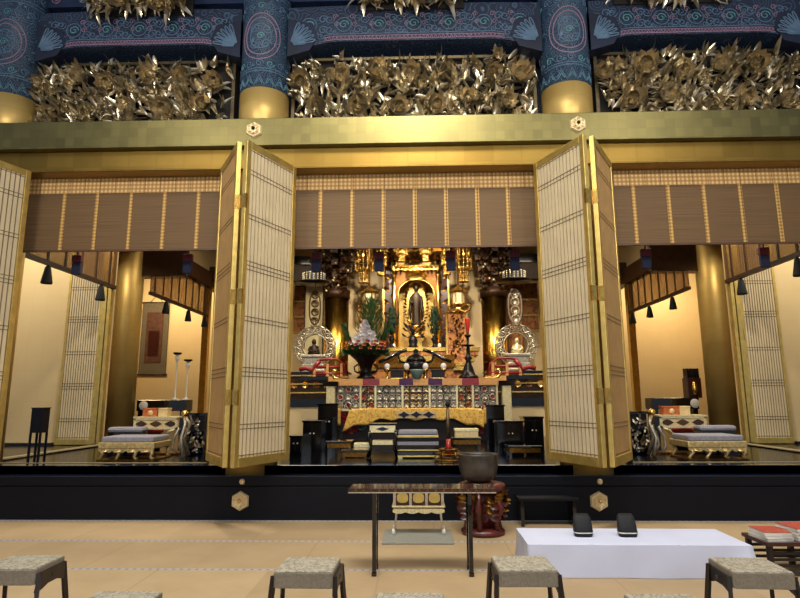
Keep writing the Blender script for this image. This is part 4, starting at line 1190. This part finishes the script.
# flower arrangement
t = thing('flower_arrangement', 'flower arrangement with white blossoms, coloured band and pine in a dark footed vase', 'flowers', (X(366, TY(), 350), TY(), az))
MB().lathe([(.17, 0), (.2, .02), (.2, .06), (.14, .09), (.12, .2), (.15, .32), (.24, .44), (.34, .52), (.36, .56), (.30, .56), (.1, .5)], (0,0,0), 24).build('vase', M['black_bronze'], t)
for s in (-1, 1):
    MB().tube([(s*.13, 0, .14), (s*.24, 0, .18), (s*.26, 0, .28), (s*.17, 0, .34)], .02, 6).build('handle', M['black_bronze'], t)
m = MB()
for k in range(420):
    a = rnd.uniform(0, 2*PI); u = rnd.random(); r_ = (.44-.1*u)*rnd.random()**.5; zz = .54+.14*u
    m.leaf((r_*math.cos(a), r_*math.sin(a), zz), (math.cos(a), math.sin(a), rnd.uniform(-.3, .9)), (0,0,1), .16, .035, .2, 0, 3)
for k in range(900):
    zz = rnd.uniform(.6, 1.78); rr = .30*(1-((zz-1.05)/.75)**2)**.5 if abs(zz-1.05) < .75 else .05
    a = rnd.uniform(0, 2*PI); q = rr*rnd.random()**.6
    m.leaf((.09+q*math.cos(a), .08+q*math.sin(a), zz), (math.cos(a), math.sin(a), 1.0), (0,0,1), .14, .022, .1, 0, 3)
for k in range(260):
    a = rnd.uniform(PI*.9, 2.1*PI); m.leaf((.36*math.cos(a), .30*math.sin(a)-.04, .60), (math.cos(a), math.sin(a), rnd.uniform(-1.3, .2)), (0,-.3,1), .2, .035, .3, 0, 3)
for s in (-1, 1):
    for k in range(90):
        u = rnd.random(); m.leaf((s*(.28+.16*u), 0, .62+.5*u), (s*.5+rnd.uniform(-.5, .5), rnd.uniform(-.5, .5), .9), (0,-1,0), .2, .025, .2, 0, 3)
m.build('pine_and_leaves', M['green'], t)
m = MB()
for k in range(120):
    u = rnd.random()**1.4; zz = .76+.50*u; rr = .34*(1-u)+.02; a = rnd.uniform(PI, 2*PI)
    c = Vector((rr*math.cos(a)*rnd.uniform(.3, 1)-.0, -.2+rr*math.sin(a)*.6, zz))
    for q in range(6): m.leaf(c, (math.cos(q*PI/3), -.5, math.sin(q*PI/3)), (0,-1,0), .07, .05, .3, 0, 3)
m.build('white_blossoms', M['petal_white'], t)
for mi, (nm_, n_) in enumerate((('petal_pink', 20), ('petal_yellow', 22))):
    m = MB()
    for k in range(n_):
        a = PI+PI*(k+.5*mi+.3)/n_; c = Vector((.44*math.cos(a), -.12+.36*math.sin(a), .66+.14*((k*7+mi*3) % 3)/2))
        for q in range(7): m.leaf(c, (math.cos(q*.9), -.4, math.sin(q*.9)), (0,-1,0), .05, .04, .4, 0, 3)
    m.build('pink_blossoms' if mi == 0 else 'yellow_blossoms', M[nm_], t)
# candlestick
t = thing('tall_candlestick', 'tall dark bronze candlestick with a red candle on the altar table', 'candlestick', (X(468, TY(), 350), TY(), az))
MB().lathe([(.2, 0), (.22, .03), (.2, .07), (.15, .1), (.12, .2), (.07, .34), (.05, .40), (.09, .46), (.05, .5), (.035, .6), (.045, .66), (.03, .70), (.025, .74)], (0,0,0), 24).build('foot_and_stem', M['black_bronze'], t)
MB().lathe([(.05, .71), (.15, .735), (.15, .75), (.03, .76), (.03, .9), (.06, .93), (.08, .97), (.02, .99)], (0,0,0), 24).build('drip_tray', M['black_bronze'], t)
MB().lathe([(.03, .98), (.035, 1.05), (.06, 1.32), (.055, 1.34), (.01, 1.345)], (0,0,0), 14).build('red_candle', M['vermilion'], t)
# incense burner and others
t = thing('incense_burner', 'dark bronze incense burner with a domed lid at the middle of the altar table', 'incense burner', (X(416, TY(.2), 365), TY(.2), az))
m = MB().lathe([(.1, .14), (.2, .17), (.27, .27), (.25, .37), (.2, .4), (.22, .42)], (0,0,0), 24)
m.build('bowl', M['black_bronze'], t)
MB().lathe([(.23, .41), (.22, .45), (.16, .52), (.08, .56), (.05, .6), (.07, .64), (.03, .68), (.01, .69)], (0,0,0), 24).build('lid', M['black_bronze'], t)
for i in range(3):
    a = -PI/2+i*2*PI/3; MB().tube([(.18*math.cos(a), .18*math.sin(a), .2), (.24*math.cos(a), .24*math.sin(a), .1), (.2*math.cos(a), .2*math.sin(a), 0.01)], [.04, .035, .045], 8).build('foot', M['black_bronze'], t)
for s in (-1, 1): MB().tube([(s*.22, 0, .36), (s*.36, 0, .42), (s*.4, 0, .54), (s*.34, 0, .6)], .025, 6).build('handle', M['black_bronze'], t)
b = MB().lathe([(.08, 0), (.10, .01), (.17, .17), (.175, .2), (.16, .2), (.09, .03)], (X(417, TY(-.2), 375), TY(-.30), az), 24, sx=.9, sy=.9).build('celadon_bowl', M['celadon'])
tag(b, 'grey green ceramic bowl in front of the dark incense burner', 'bowl')
for p_, w_ in ((397, 'left'), (438, 'right')):
    t = thing('black_box', 'small black lacquer box on the altar table, %s of the ceramic bowl' % w_, 'box', (X(p_, TY(-.15), 372), TY(-.15), az))
    MB().box(-.14, .14, -.1, .1, .03, .17).build('body', M['soft_black'], t, .01)
    MB().box(-.15, .15, -.11, .11, .17, .20).build('lid', M['soft_black'], t, .01); MB().box(-.12, .12, -.08, .08, 0, .03).build('foot', M['bright_gold'], t)
for p_, w_ in ((387, 'leftmost'), (406.5, 'second from the left'), (425.5, 'third from the left'), (443.5, 'rightmost')):
    t = thing('offering_cup', 'white rice offering on a gold cup, %s of the four' % w_, 'offering', (X(p_, TY(-.08), 365), TY(-.08), az), 0, 'rice offerings on the altar table')
    MB().lathe([(.06, 0), (.07, .01), (.025, .05), (.025, .14), (.07, .2), (.075, .22), (.03, .22)], (0,0,0), 14).build('cup', M['bright_gold'], t)
    MB().ball((0, 0, .28), .065, 0, 12, 8, 1.15).build('rice', M['petal_white'], t)
# curved railings beside the shrine, red and gold
def railing(s, nm):
    Y = 13.3; t = thing('red_railing', 'red lacquer railing with gold bands at the %s end of the altar' % nm, 'railing', (s*1.85, Y, Z(378, Y)-.02))
    m = MB().tube([(s*-.22, 0, .12), (s*-.17, 0, .34), (s*0, 0, .46), (s*.25, 0, .46), (s*.45, 0, .42)], .026, 8)
    m.tube([(s*-.15, 0, .28), (s*.5, 0, .28)], .03, 8).tube([(s*-.2, 0, .14), (s*.55, 0, .12)], .035, 8)
    m.tube([(s*.38, 0, .42), (s*.5, 0, .3), (s*.55, 0, .2), (s*.7, 0, .26), (s*.85, 0, .22)], .05, 8)
    m.build('rails', M['vermilion_dark'], t)
    for xx in (-.12, .2, .5): MB().box(s*xx-.03, s*xx+.03, -.03, .03, 0, .36).build('post', M['altar_gilt_edge'], t)
    MB().box(*sorted((-s*.3, s*.16)), -.12, .1, -.06, .06).build('gilt_base', M['altar_gilt_edge'], t)
    MB().box(*sorted((s*.16, s*.80)), -.12, .1, -.02, .06).build('black_base', M['lacquer'], t)
    MB().box(*sorted((-s*.28, -s*.12)), -.08, .08, -(Z(378, Y)-.02-FZ), -.06).build('plinth', M['red_brown'], t)
railing(-1, 'left'); railing(1, 'right')
# black curved shelf behind the burner
t = thing('curved_shelf', 'gold topped black shelf with curved sloping edges behind the incense burner', 'shelf', (X(415, 14.6, 360), 14.6, FZ))
zz = Z(364, 14.6)-FZ
MB().box(-1.0, 1.0, -.25, .25, zz-.1, zz).build('shelf', M['dark_gold'], t)
MB().box(-.95, .95, -.2, .2, 0, zz-.1).build('body', M['painting'], t)
for s in (-1, 1):
    MB().tube([(s*.2, -.2, zz+.34), (s*.45, -.2, zz+.26), (s*.7, -.2, zz+.12), (s*.9, -.2, zz+.04)], .045, 8).build('sloping_rail', M['lacquer'], t)
    MB().box(s*.7-.28, s*.7+.28, -.1, .1, zz, zz+.22).build('gilt_box', M['dark_gold'], t)
# short pale gold posts at both ends
for s, nm, p_ in ((-1, 'left', 331), (1, 'right', 506.5)):
    Y = 12.4; t = thing('gilded_newel', 'short pale gold post at the %s end of the long altar table' % nm, 'post', (X(p_, Y, 400), Y, FZ))
    h = Z(385, Y)-FZ
    m = MB().box(-.09, .09, -.09, .09, 0, h-.02)
    for q in (-.05, .05): m.box(q-.015, q+.015, -.105, -.09, 0, h-.02)
    m.build('shaft', M['pale_gold'], t)
    MB().box(-.17, .17, -.13, .13, h-.02, h+.08).build('black_cap', M['lacquer'], t)

# ---- furniture in front of the altar
def cabinet(lab, pa, pb, ptop, Y, d=.4, glint=True):
    xa, xb = X(pa, Y, ptop), X(pb, Y, ptop); w = (xb-xa)/2; h = Z(ptop, Y)-FZ
    t = thing('black_cabinet', lab, 'cabinet', ((xa+xb)/2, Y+d/2, FZ))
    MB().box(-w, w, -d/2, d/2, .03, h-.03).build('body', M['lacquer'], t, .006)
    MB().box(-w-.015, w+.015, -d/2-.015, d/2+.01, h-.03, h).build('top', M['lacquer'], t, .004)
    MB().box(-w, w, -d/2-.005, d/2, 0, .03).build('plinth', M['lacquer'], t)
    for s in (-1, 1): 
        dd = MB().box(min(s*.01, s*(w-.015)), max(s*.01, s*(w-.015)), -d/2-.012, -d/2, .06, h-.06).build('door', M['lacquer'], t, .003)
        if glint: MB().ball((s*.03, -d/2-.02, h*.6), .014, 0, 8, 5).build('knob', M['silver'], dd)
cabinet('low black cabinet just right of the left folding doors', 303, 322, 420, 9.6)
cabinet('taller black cabinet in front of the left end of the altar table', 318, 338, 403, 10.4)
cabinet('low black box shaped cabinet beside the left folding doors, nearest the doors', 290, 302, 435, 9.2)
cabinet('black cabinet in front of the right end of the altar table', 486, 504, 405, 10.4)
cabinet('wide low black cabinet right of the bowl gong', 497, 523, 421, 9.6)
cabinet('black cabinet beside the right folding doors', 524, 543, 417, 9.9)
def shelf_table(lab, pa, pb, py, Y, mat='lacquer', d=.35):
    xa, xb = X(pa, Y, py), X(pb, Y, py); w = (xb-xa)/2; h = Z(py, Y)-FZ
    t = thing('low_table', lab, 'table', ((xa+xb)/2, Y+d/2, FZ))
    MB().box(-w, w, -d/2, d/2, h-.035, h).build('tabletop', M[mat], t, .004)
    MB().box(-w+.02, w-.02, -d/2+.01, d/2-.02, h-.1, h-.035).build('apron', M['dark_gold'], t)
    for s in (-1, 1):
        for q in (-1, 1): MB().box(s*(w-.04)-.018, s*(w-.04)+.018, q*(d/2-.04)-.018, q*(d/2-.04)+.018, 0, h-.1).build('leg', M[mat], t)
shelf_table('low black table with gilt apron, left of the centre under the brocade cloth', 326, 352, 441, 9.1)
shelf_table('long low black table right of the lamp stick under the brocade cloth', 452, 482, 438, 9.3)
shelf_table('dark low table beside the right folding doors, in front of the cabinets', 508, 542, 446, 9.0)
shelf_table('low black table with gilt apron in the dark left of the centre', 341, 368, 450, 8.8)
def scripture_box(lab, pa, pb, p0, p1, Y, m1='cream'):
    xa, xb = X(pa, Y, p1), X(pb, Y, p1); h = Z(p0, Y)-Z(p1, Y); w = (xb-xa)/2
    t = thing('scripture_box', lab, 'box', ((xa+xb)/2, Y, Z(p1, Y)))
    MB().box(-w, w, -.1, .1, 0, h*.7).build('body', M[m1], t, .004); MB().box(-w-.008, w+.008, -.108, .108, h*.7, h).build('lid', M['pale_gold'], t, .004)
    return t
b1 = scripture_box('pale box on the floor, left of the small gilt table', 355, 370, 444, 458, 9.0); b1.location.z = FZ
b2_ = scripture_box('long pale box on the black table, right of the lamp stick', 455, 478, 441, 450, 9.45); b2_.location.z = Z(438, 9.3); 
t = thing('gilt_side_table', 'small black and pale gold table with crest panel, left of the striped dais', 'table', (X(383, 8.9, 440), 8.9, FZ))
h = Z(423, 8.9)-FZ; w = .19
MB().box(-w-.02, w+.02, -.14, .14, h-.03, h).build('tabletop', M['lacquer'], t)
m = MB().box(-w, w, -.135, -.115, h-.13, h-.03); m.build('crest_panel', M['pale_gold'], t)
MB().prism([(-.1, h-.08), (0, h-.05), (.1, h-.08), (0, h-.11)], -.142, -.136, 'xz').build('dark_crest', M['navy'], t)
MB().box(-w+.04, w-.04, -.12, .1, h*.38, h*.5).build('pale_drawer', M['pale_gold'], t)
MB().box(-w+.02, w-.02, -.115, .12, h*.18, h*.38).build('body', M['lacquer'], t)
for s in (-1, 1):
    MB().tube([(s*w, -.12, h-.1), (s*(w+.02), -.12, h*.6), (s*(w-.02), -.12, h*.3), (s*(w+.03), -.12, .015)], [.025, .022, .018, .028], 8).build('curved_leg', M['lacquer'], t)
    MB().tube([(s*w, .1, h-.1), (s*(w+.02), .1, h*.6), (s*(w-.02), .1, h*.3), (s*(w+.03), .1, .015)], [.025, .022, .018, .028], 8).build('curved_leg', M['lacquer'], t)
# centre dais with striped edges
t = thing('striped_dais', 'small dais with grey lilac cushions and gold bands in front of the altar centre', 'dais', (X(418, 8.75, 440), 8.9, FZ))
w = .30
m = MB()
for k, (z0, z1, mi) in enumerate(((.02,.04,1),(.04,.11,2),(.11,.125,1),(.125,.19,2),(.19,.24,0),(.24,.30,2),(.30,.33,1),(.33,.335,2))): m.box(-w, w, -.2, .2, z0, z1, mi)
m.build('banded_frame', [M['cushion'], M['frame_gold'], M['lacquer']], t, .003)
MB().box(-w+.01, w-.01, -.19, .19, .335, .40).build('cushion', M['cushion'], t, .02)
for s in (-1, 1):
    for q in (-1, 1): MB().box(s*(w-.04)-.03, s*(w-.04)+.03, q*.16-.03, q*.16+.03, 0, .02).build('foot', M['pale_gold'], t)
# lamp stick with ring base
t = thing('lamp_stick', 'slender red and bronze stick on a wire ring base, left of the bowl gong', 'stand', (X(448.5, 8.35, 455), 8.35, FZ))
h = Z(401, 8.35)-FZ
MB().tube([(0,0,.06), (0,0,.3)], [.038, .03], 8).build('red_shaft', M['vermilion'], t)
MB().tube([(0,0,.3), (0,0,h-.1)], [.028, .022], 8).build('bronze_shaft', M['plaque_bronze'], t)
MB().lathe([(.01, h-.1), (.035, h-.06), (.03, h-.02), (.008, h)], (0,0,0), 10).build('finial', M['black_bronze'], t)
m = MB()
for z, r_ in ((.02, .2), (.10, .17), (.16, .12)): m.tube([(r_*math.cos(i*PI/12), r_*math.sin(i*PI/12), z) for i in range(24)], .011, 6, 0, True)
for i in range(6):
    a = i*PI/3; m.tube([(.2*math.cos(a), .2*math.sin(a), .012), (.17*math.cos(a), .17*math.sin(a), .12), (0, 0, .2)], .009, 5)
m.build('wire_base', M['dark_gold'], t)

# ---- side bays: priest daises, tables, boxes, stands
def bay(s, nm):
    mir = lambda p: p if s < 0 else None
    Y = 8.45
    dx = -4.2 if s < 0 else 4.2
    t = thing('priest_dais', 'gilt priest dais with grey lilac cushion on carved legs in the %s bay' % nm, 'dais', (dx, Y+.30, FZ))
    w = .40
    MB().box(-w+.02, w-.02, -.29, .29, .255, .335).build('cushion', M['cushion'], t, .02)
    MB().box(-w-.01, w+.01, -.31, .31, .165, .255).build('gilt_frame', M['dais_gold'], t, .012)
    m = MB(); pts = [(-w+2*w*i/32, .14-.03*abs(math.sin(i*PI/4))) for i in range(33)]
    m.prism(pts+[(w, .17), (-w, .17)], -.305, -.28, 'xz')
    for k in range(8): m.leaf((-w+.05+k*.1, -.31, .16), ((-1)**k, -.1, -.3), (0,-1,0), .1, .05, .4)
    m.build('carved_apron', M['dais_gold'], t)
    for ux in (-.36, -.12, .12, .36):
        for q in (-.27, .27):
            MB().tube([(ux, q, .155), (ux+.02, q-.02, .10), (ux-.01, q, .05), (ux+.03*(1 if ux > 0 else -1), q, .015)], [.032, .026, .02, .03], 8).build('cabriole_leg', M['dais_gold'], t)
    MB().box(-w-.02, w+.02, -.31, .31, .0, .014).build('floor_frame', M['dark_gold'], t)
    c = thing('rolled_cushion', 'flat blue grey bolster lying behind the priest dais cushion in the %s bay' % nm, 'cushion', (dx+(-.37 if s < 0 else .37), Y+.78, FZ))
    MB().box(-.28, .28, -.13, .13, .36, .44).build('bolster', M['cushion'], c, .04)
    MB().box(-.26, .26, -.12, .12, .0, .36).build('black_stand', M['lacquer'], c)
    # writing table with curved legs
    tx = -3.62 if s < 0 else 3.66
    Yt = 9.5; tx = X(160.5 if s < 0 else 678, Yt, 415); h = Z(415.5, Yt)-FZ
    t = thing('sutra_table', 'pale gilt sutra table with scalloped corners and curved legs in the %s bay' % nm, 'table', (tx, Yt, FZ)); w = .37
    MB().box(-w, w, -.17, .17, h-.025, h).build('tabletop', M['pale_gold'], t, .004)
    m = MB().box(-w+.01, w-.01, -.165, -.145, h-.20, h-.17).box(-w+.01, w-.01, -.165, -.145, h-.05, h-.025).box(-w+.01, -w+.05, -.165, -.145, h-.2, h-.03).box(w-.05, w-.01, -.165, -.145, h-.2, h-.03)
    m.build('front_frame', M['pale_gold'], t)
    MB().box(-w+.03, w-.03, -.146, -.13, h-.19, h-.04).build('front_panel', M['cream'], t)
    for q in (-.24, .0, .24):
        m = MB().prism([(q-.1, h-.115), (q-.04, h-.08), (q, h-.065), (q+.04, h-.08), (q+.1, h-.115), (q+.04, h-.15), (q, h-.165), (q-.04, h-.15)], -.155, -.147, 'xz'); m.build('openwork_motif', M['brown'] if q else M['midbrown'], t)
    for a in (-1, 1):
        for q in (-.13, .13):
            MB().tube([(a*(w-.03), q, h-.18), (a*(w+.0), q, h*.68), (a*(w-.07), q, h*.45), (a*(w-.09), q, h*.2), (a*(w-.02), q, .02)], [.03, .03, .022, .022, .03], 8).build('curved_leg', M['silver'], t)
        MB().tube([(a*(w-.05), -.15, h-.2), (a*(w-.15), -.15, h-.23), (a*(w-.2), -.15, h-.3)], .02, 6).build('corner_scroll', M['pale_gold'], t)
    MB().box(-w-.02, w+.02, -.17, .17, 0, .025).build('floor_rail', M['dark_gold'], t)
    # boxes on it
    for p_, c_, wd_, lab in ((153 if s < 0 else 669.5, 'orange', .13, 'orange box'), (164.5 if s < 0 else 682.5, 'cream', .085, 'cream box')):
        b = thing('small_box', lab+' on the gilt sutra table in the %s bay' % nm, 'box', (X(p_, Yt, 410), Yt, FZ+h))
        MB().box(-wd_, wd_, -.08, .08, 0, .115).build('body', M[c_], b, .006); MB().box(-wd_-.006, wd_+.006, -.086, .086, .115, .135).build('lid', M[c_], b, .004)
        if c_ == 'orange':
            m = MB().lathe([(.04, -.003), (.04, .003)], (0,0,0), 16); q = m.build('round_crest', M['cream'], b); q.rotation_euler = (PI/2, 0, 0); q.location = (0, -.087, .06)
    # red cushion box under the table, dark things behind
    b = thing('red_drum_box', 'round red lacquer box on a low stand beneath the sutra table in the %s bay' % nm, 'box', (X(152 if s < 0 else 684, 9.8, 430), 9.84, FZ))
    MB().cyl((0,0,0), .13, 0, .30, 20).build('stand', M['lacquer'], b); MB().lathe([(.13, .30), (.165, .32), (.17, .36), (.14, .39), (.05, .40)], (0,0,0), 24).build('body', M['vermilion'], b)
    # black low bench with white round disc behind
    Yb = 12.9; xa, xb = sorted((X(137 if s < 0 else 652, Yb, 400), X(186 if s < 0 else 699, Yb, 400)))
    t = thing('black_altar_bench', 'long black lacquer bench behind the sutra table in the %s bay' % nm, 'bench', ((xa+xb)/2, Yb+.2, FZ)); h = Z(399, Yb)-FZ; w = (xb-xa)/2
    MB().box(-w, w, -.2, .2, h-.24, h).build('top_box', M['lacquer'], t, .008)
    for a in (-1, 1): MB().box(a*(w-.08)-.05, a*(w-.08)+.05, -.18, .18, 0, h-.24).build('leg', M['lacquer'], t)
    q = MB().lathe([(.09, -.012), (.10, 0), (.09, .012)], (0,0,0), 20).build('round_crest', M['paper'], t); q.rotation_euler = (PI/2, 0, 0); q.location = ((-w+.16) if s < 0 else (w-.1), -.215, h-.12)
    # dark ornate stand next to the folding door
    Ys = 9.42; t = thing('dark_ornate_stand', 'dark carved stand with gilt fittings beside the folding door in the %s bay' % nm, 'stand', (X(199 if s < 0 else 636, Ys, 430), Ys, FZ))
    h = Z(412, Ys)-FZ
    MB().box(-.17, .17, -.15, .15, h-.04, h).build('top', M['lacquer'], t)
    MB().box(-.13, .13, -.12, .12, h*.55, h-.04).build('upper_body', M['black_bronze'], t)
    m = MB()
    for k in range(30): m.leaf((rnd.uniform(-.13, .13), -.13, rnd.uniform(.1, h-.08)), (rnd.uniform(-1,1), -.2, rnd.uniform(-1,1)), (0,-1,0), .09, .035, .4)
    m.build('gilt_fittings', M['silver'], t)
    MB().lathe([(.13, 0), (.14, .05), (.06, .12), (.05, h*.3), (.1, h*.45), (.12, h*.56)], (0,0,0), 12).build('turned_leg', M['lacquer'], t)
    for a in (-1, 1): MB().box(a*.13-.015, a*.13+.015, -.12, .12, 0, h*.56).build('side_leg', M['lacquer'], t)
    # second smaller sutra stand with a curved leg beside it
    Yk = 9.02; t = thing('curved_leg_stand', 'slim stand with curved silver legs and a gilt knob beside the sutra table, %s bay' % nm, 'stand', (X(184 if s < 0 else 653, Yk, 430), Yk, FZ)); h = Z(411, Yk)-FZ
    MB().ball((0, 0, h-.03), .055, 0, 12, 8).build('gilt_knob', M['bright_gold'], t)
    for q in (-.05, .06): MB().tube([(0, 0, h-.06), (-s*.05+q*.3, q, h*.72), (s*.02, q, h*.4), (-s*.05, q*2, .015)], [.025, .024, .02, .026], 8).build('curved_leg', M['silver'], t)
bay(-1, 'left'); bay(1, 'right')
# white altar candlesticks on the black bench, left bay
for p_, y0_, y1_, w_, Yc in ((176, 351, 391, 'taller, left', 13.05), (187, 358, 391, 'shorter, right', 13.1)):
    t = thing('slim_candlestick', 'slim pale candlestick with a dark tray on the black bench, the %s of two' % w_, 'candlestick', (X(p_, Yc, 380), Yc, Z(399, 12.9)))
    h = Z(y0_, Yc)-Z(399, 12.9)
    MB().lathe([(.09, 0), (.10, .02), (.03, .04), (.016, .07), (.016, h-.24), (.035, h-.18), (.06, h-.12), (.03, h-.08), (.02, h-.05)], (0,0,0), 16).build('stem', M['paper'], t)
    MB().lathe([(.06, h-.05), (.10, h-.02), (.09, h), (.01, h+.005)], (0,0,0), 16).build('tray', M['black_bronze'], t)
# hanging scroll, left
Yw = 18.52
xa, xb = X(140, Yw, 340), X(167, Yw, 340); za, zb_ = Z(373, Yw), Z(300, Yw)
t = thing('hanging_scroll', 'brown and grey hanging scroll on the back wall of the left chamber', 'scroll', ((xa+xb)/2, Yw, za)); w = (xb-xa)/2; h = zb_-za
MB().box(-w, w, .03, .05, 0, h).build('mount', M['scroll_grey'], t)
MB().box(-w*.62, w*.62, .015, .03, h*.16, h*.86).build('painting', M['painting_dark'], t)
MB().box(-w*.4, w*.4, .008, .015, h*.25, h*.6).build('painted_figure', M['red_brown'], t)
for z in (0, h): 
    m = MB().tube([(-w-.05, .04, z), (w+.05, .04, z)], .025, 8); m.build('roller', M['brown'], t)
MB().tube([(-w*.5, .04, h), (0, .05, h+.25), (w*.5, .04, h)], .008, 5).build('cord', M['brown'], t)
# small dark altar cabinet, right
Yr = 12.95; t = thing('small_shrine_cabinet', 'small dark openwork cabinet with gold figure panel on the black bench, right bay', 'cabinet', (X(694, Yr, 380), Yr+.12, Z(399, 12.9)))
h = Z(370, Yr)-Z(399, 12.9)
MB().box(-.15, .15, -.12, .12, 0, h*.68).build('body', M['red_brown'], t, .006)
MB().lathe([(.05, h*.1), (.07, h*.3), (.05, h*.5), (.02, h*.58)], (0, -.11, 0), 14).build('gold_figure', M['bright_gold'], t)
MB().box(-.13, .13, -.1, .1, h*.72, h*.76).build('upper_shelf', M['lacquer'], t)
m = MB()
for q in (-.11, -.04, .04, .11): m.box(q-.018, q+.018, -.1, .1, h*.68, h)
m.build('crenellated_top', M['black_bronze'], t)
# black square standing lantern at the left
t = thing('standing_lantern', 'black square box lantern on four thin legs at the far left of the platform', 'lantern', (X(33.5, 8.1, 440), 8.2, FZ))
h0, h1 = Z(432, 8.1)-FZ, Z(407, 8.1)-FZ; w = .082
MB().box(-w, w, -w, w, h0, h1).build('box', M['lacquer_matt'], t, .004)
MB().box(-w-.008, w+.008, -w-.008, w+.008, h1, h1+.012).build('top_rim', M['lacquer'], t)
for a in (-1, 1):
    for q in (-1, 1): MB().box(a*(w-.012)-.012, a*(w-.012)+.012, q*(w-.012)-.012, q*(w-.012)+.012, 0, h0).build('leg', M['lacquer_matt'], t)
for q in (-.025, .02): MB().box(q-.008, q+.008, -.012, .012, 0, h0).build('inner_rod', M['lacquer_matt'], t)
# ---------------------------------------------------------------- camera, light
cam = bpy.data.cameras.new('camera'); co = bpy.data.objects.new('camera', cam); COL.objects.link(co)
cam.sensor_width = 36; cam.lens = F*36/800; cam.clip_end = 200
co.matrix_world = Matrix.Translation((0, 0, EYE)) @ Matrix((RT, UP, -FW)).transposed().to_4x4()
SC.camera = co
def area(name, loc, tgt, sx, sy, power, col=(1, 1, 1), spread=None):
    l = bpy.data.lights.new(name, 'AREA'); l.shape = 'RECTANGLE'; l.size = sx; l.size_y = sy; l.energy = power; l.color = col
    if spread: l.spread = math.radians(spread)
    o = bpy.data.objects.new(name, l); COL.objects.link(o); o.location = loc
    o.rotation_euler = (Vector(tgt)-Vector(loc)).to_track_quat('-Z', 'Y').to_euler(); return o
def spot(name, loc, tgt, power, ang, col=(1, .86, .66), r=.06, blend=.4):
    l = bpy.data.lights.new(name, 'SPOT'); l.energy = power; l.spot_size = math.radians(ang); l.spot_blend = blend; l.color = col; l.shadow_soft_size = r
    o = bpy.data.objects.new(name, l); COL.objects.link(o); o.location = loc
    o.rotation_euler = (Vector(tgt)-Vector(loc)).to_track_quat('-Z', 'Y').to_euler(); return o
w = bpy.data.worlds.new('world'); SC.world = w; w.use_nodes = True
w.node_tree.nodes['Background'].inputs[0].default_value = (.80, .86, 1, 1)
w.node_tree.nodes['Background'].inputs[1].default_value = .30
area('nave_ceiling_lamp', (0, 2.2, 9.0), (0, 4.6, 0), 4, 2.0, 300, (1, .93, .8), 120)
area('nave_ceiling_lamp_left', (-5, 1.5, 8.5), (-3.5, 5.0, 0), 2.0, 2.0, 60, (1, .93, .82), 100)
area('nave_ceiling_lamp_right', (5, 1.5, 8.5), (3.5, 5.0, 0), 2.0, 2.0, 60, (1, .93, .82), 100)
area('nave_window_light', (0, -5, 3.2), (0, 8, 2.5), 8, 2.2, 170, (.86, .92, 1))
spot('nave_spotlight', (0, 3.6, 8.3), (0, 7.6, 5.3), 420, 40, (1, .9, .66), .5, 1.0)
for s in (-1, 1):   # unseen fill spots added to brighten the folding doors
    spot('door_fill', (s*.2, 3.0, 6.4), (s*2.05, 7.2, 2.6), 130, 46, (1, .88, .66), .3, .8)
for x in (-4.2, 0, 4.2):
    area('carving_fill', (x, .8, 5.6), (x, 8, 5.6), 1.2, .5, 34, (1, .93, .82), 70)  # unseen front lights added to make the carvings glint
# lamps and added fill lights inside the sanctuary
for x, y, tx, ty, tz, p in ((0, 9.3, 0, 12.5, 1.2, 420), (-1.3, 12.6, -.3, 16.8, 3, 420), (1.3, 12.6, .3, 16.8, 3, 420), (0, 14, 0, 17, 2.6, 260)):
    spot('sanctuary_spotlight', (x, y, 6.1), (tx, ty, tz), p*1.8, 75)
for s in (-1, 1):
    spot('side_bay_spotlight', (s*4.2, 9.0, 6.1), (s*4.1, 8.9, .6), 520, 85)
    spot('rear_column_fill', (s*4.6, 9.0, 5.9), (s*6.5, 12.3, 2.4), 330, 46, (1, .9, .68), .15)  # extra spot added to lift the dark rear columns
    spot('side_altar_spotlight', (s*2.2, 11.2, 6.1), (s*2.5, 14, 2.2), 420, 60)
    area('side_chamber_light', (s*8.0, 16.6, 5.3), (s*7.6, 18.6, 2.2), 1.6, .5, 120, (1, .74, .42))
    area('side_chamber_front_light', (s*8.0, 9.6, 5.8), (s*7.6, 12.2, 2.2), 2.0, 1.0, 120, (1, .9, .7))
    area('inner_ceiling_light', (s*3.0, 13, 6.2), (s*3, 13, 0), 2, 3, 130, (1, .84, .6))
spot('shrine_fill', (0, 15.9, 5.6), (0, 17.3, 3.6), 160, 70, (1, .88, .62), .05)  # unseen spot added to brighten the background behind the statue
SC.view_settings.view_transform = 'Standard'; SC.view_settings.look = 'None'
SC.view_settings.exposure = 0.1; SC.view_settings.gamma = 1
SC.view_settings.use_curve_mapping = False
SC.cycles.use_denoising = True
SC.cycles.max_bounces = 8
SC.cycles.sample_clamp_indirect = 6
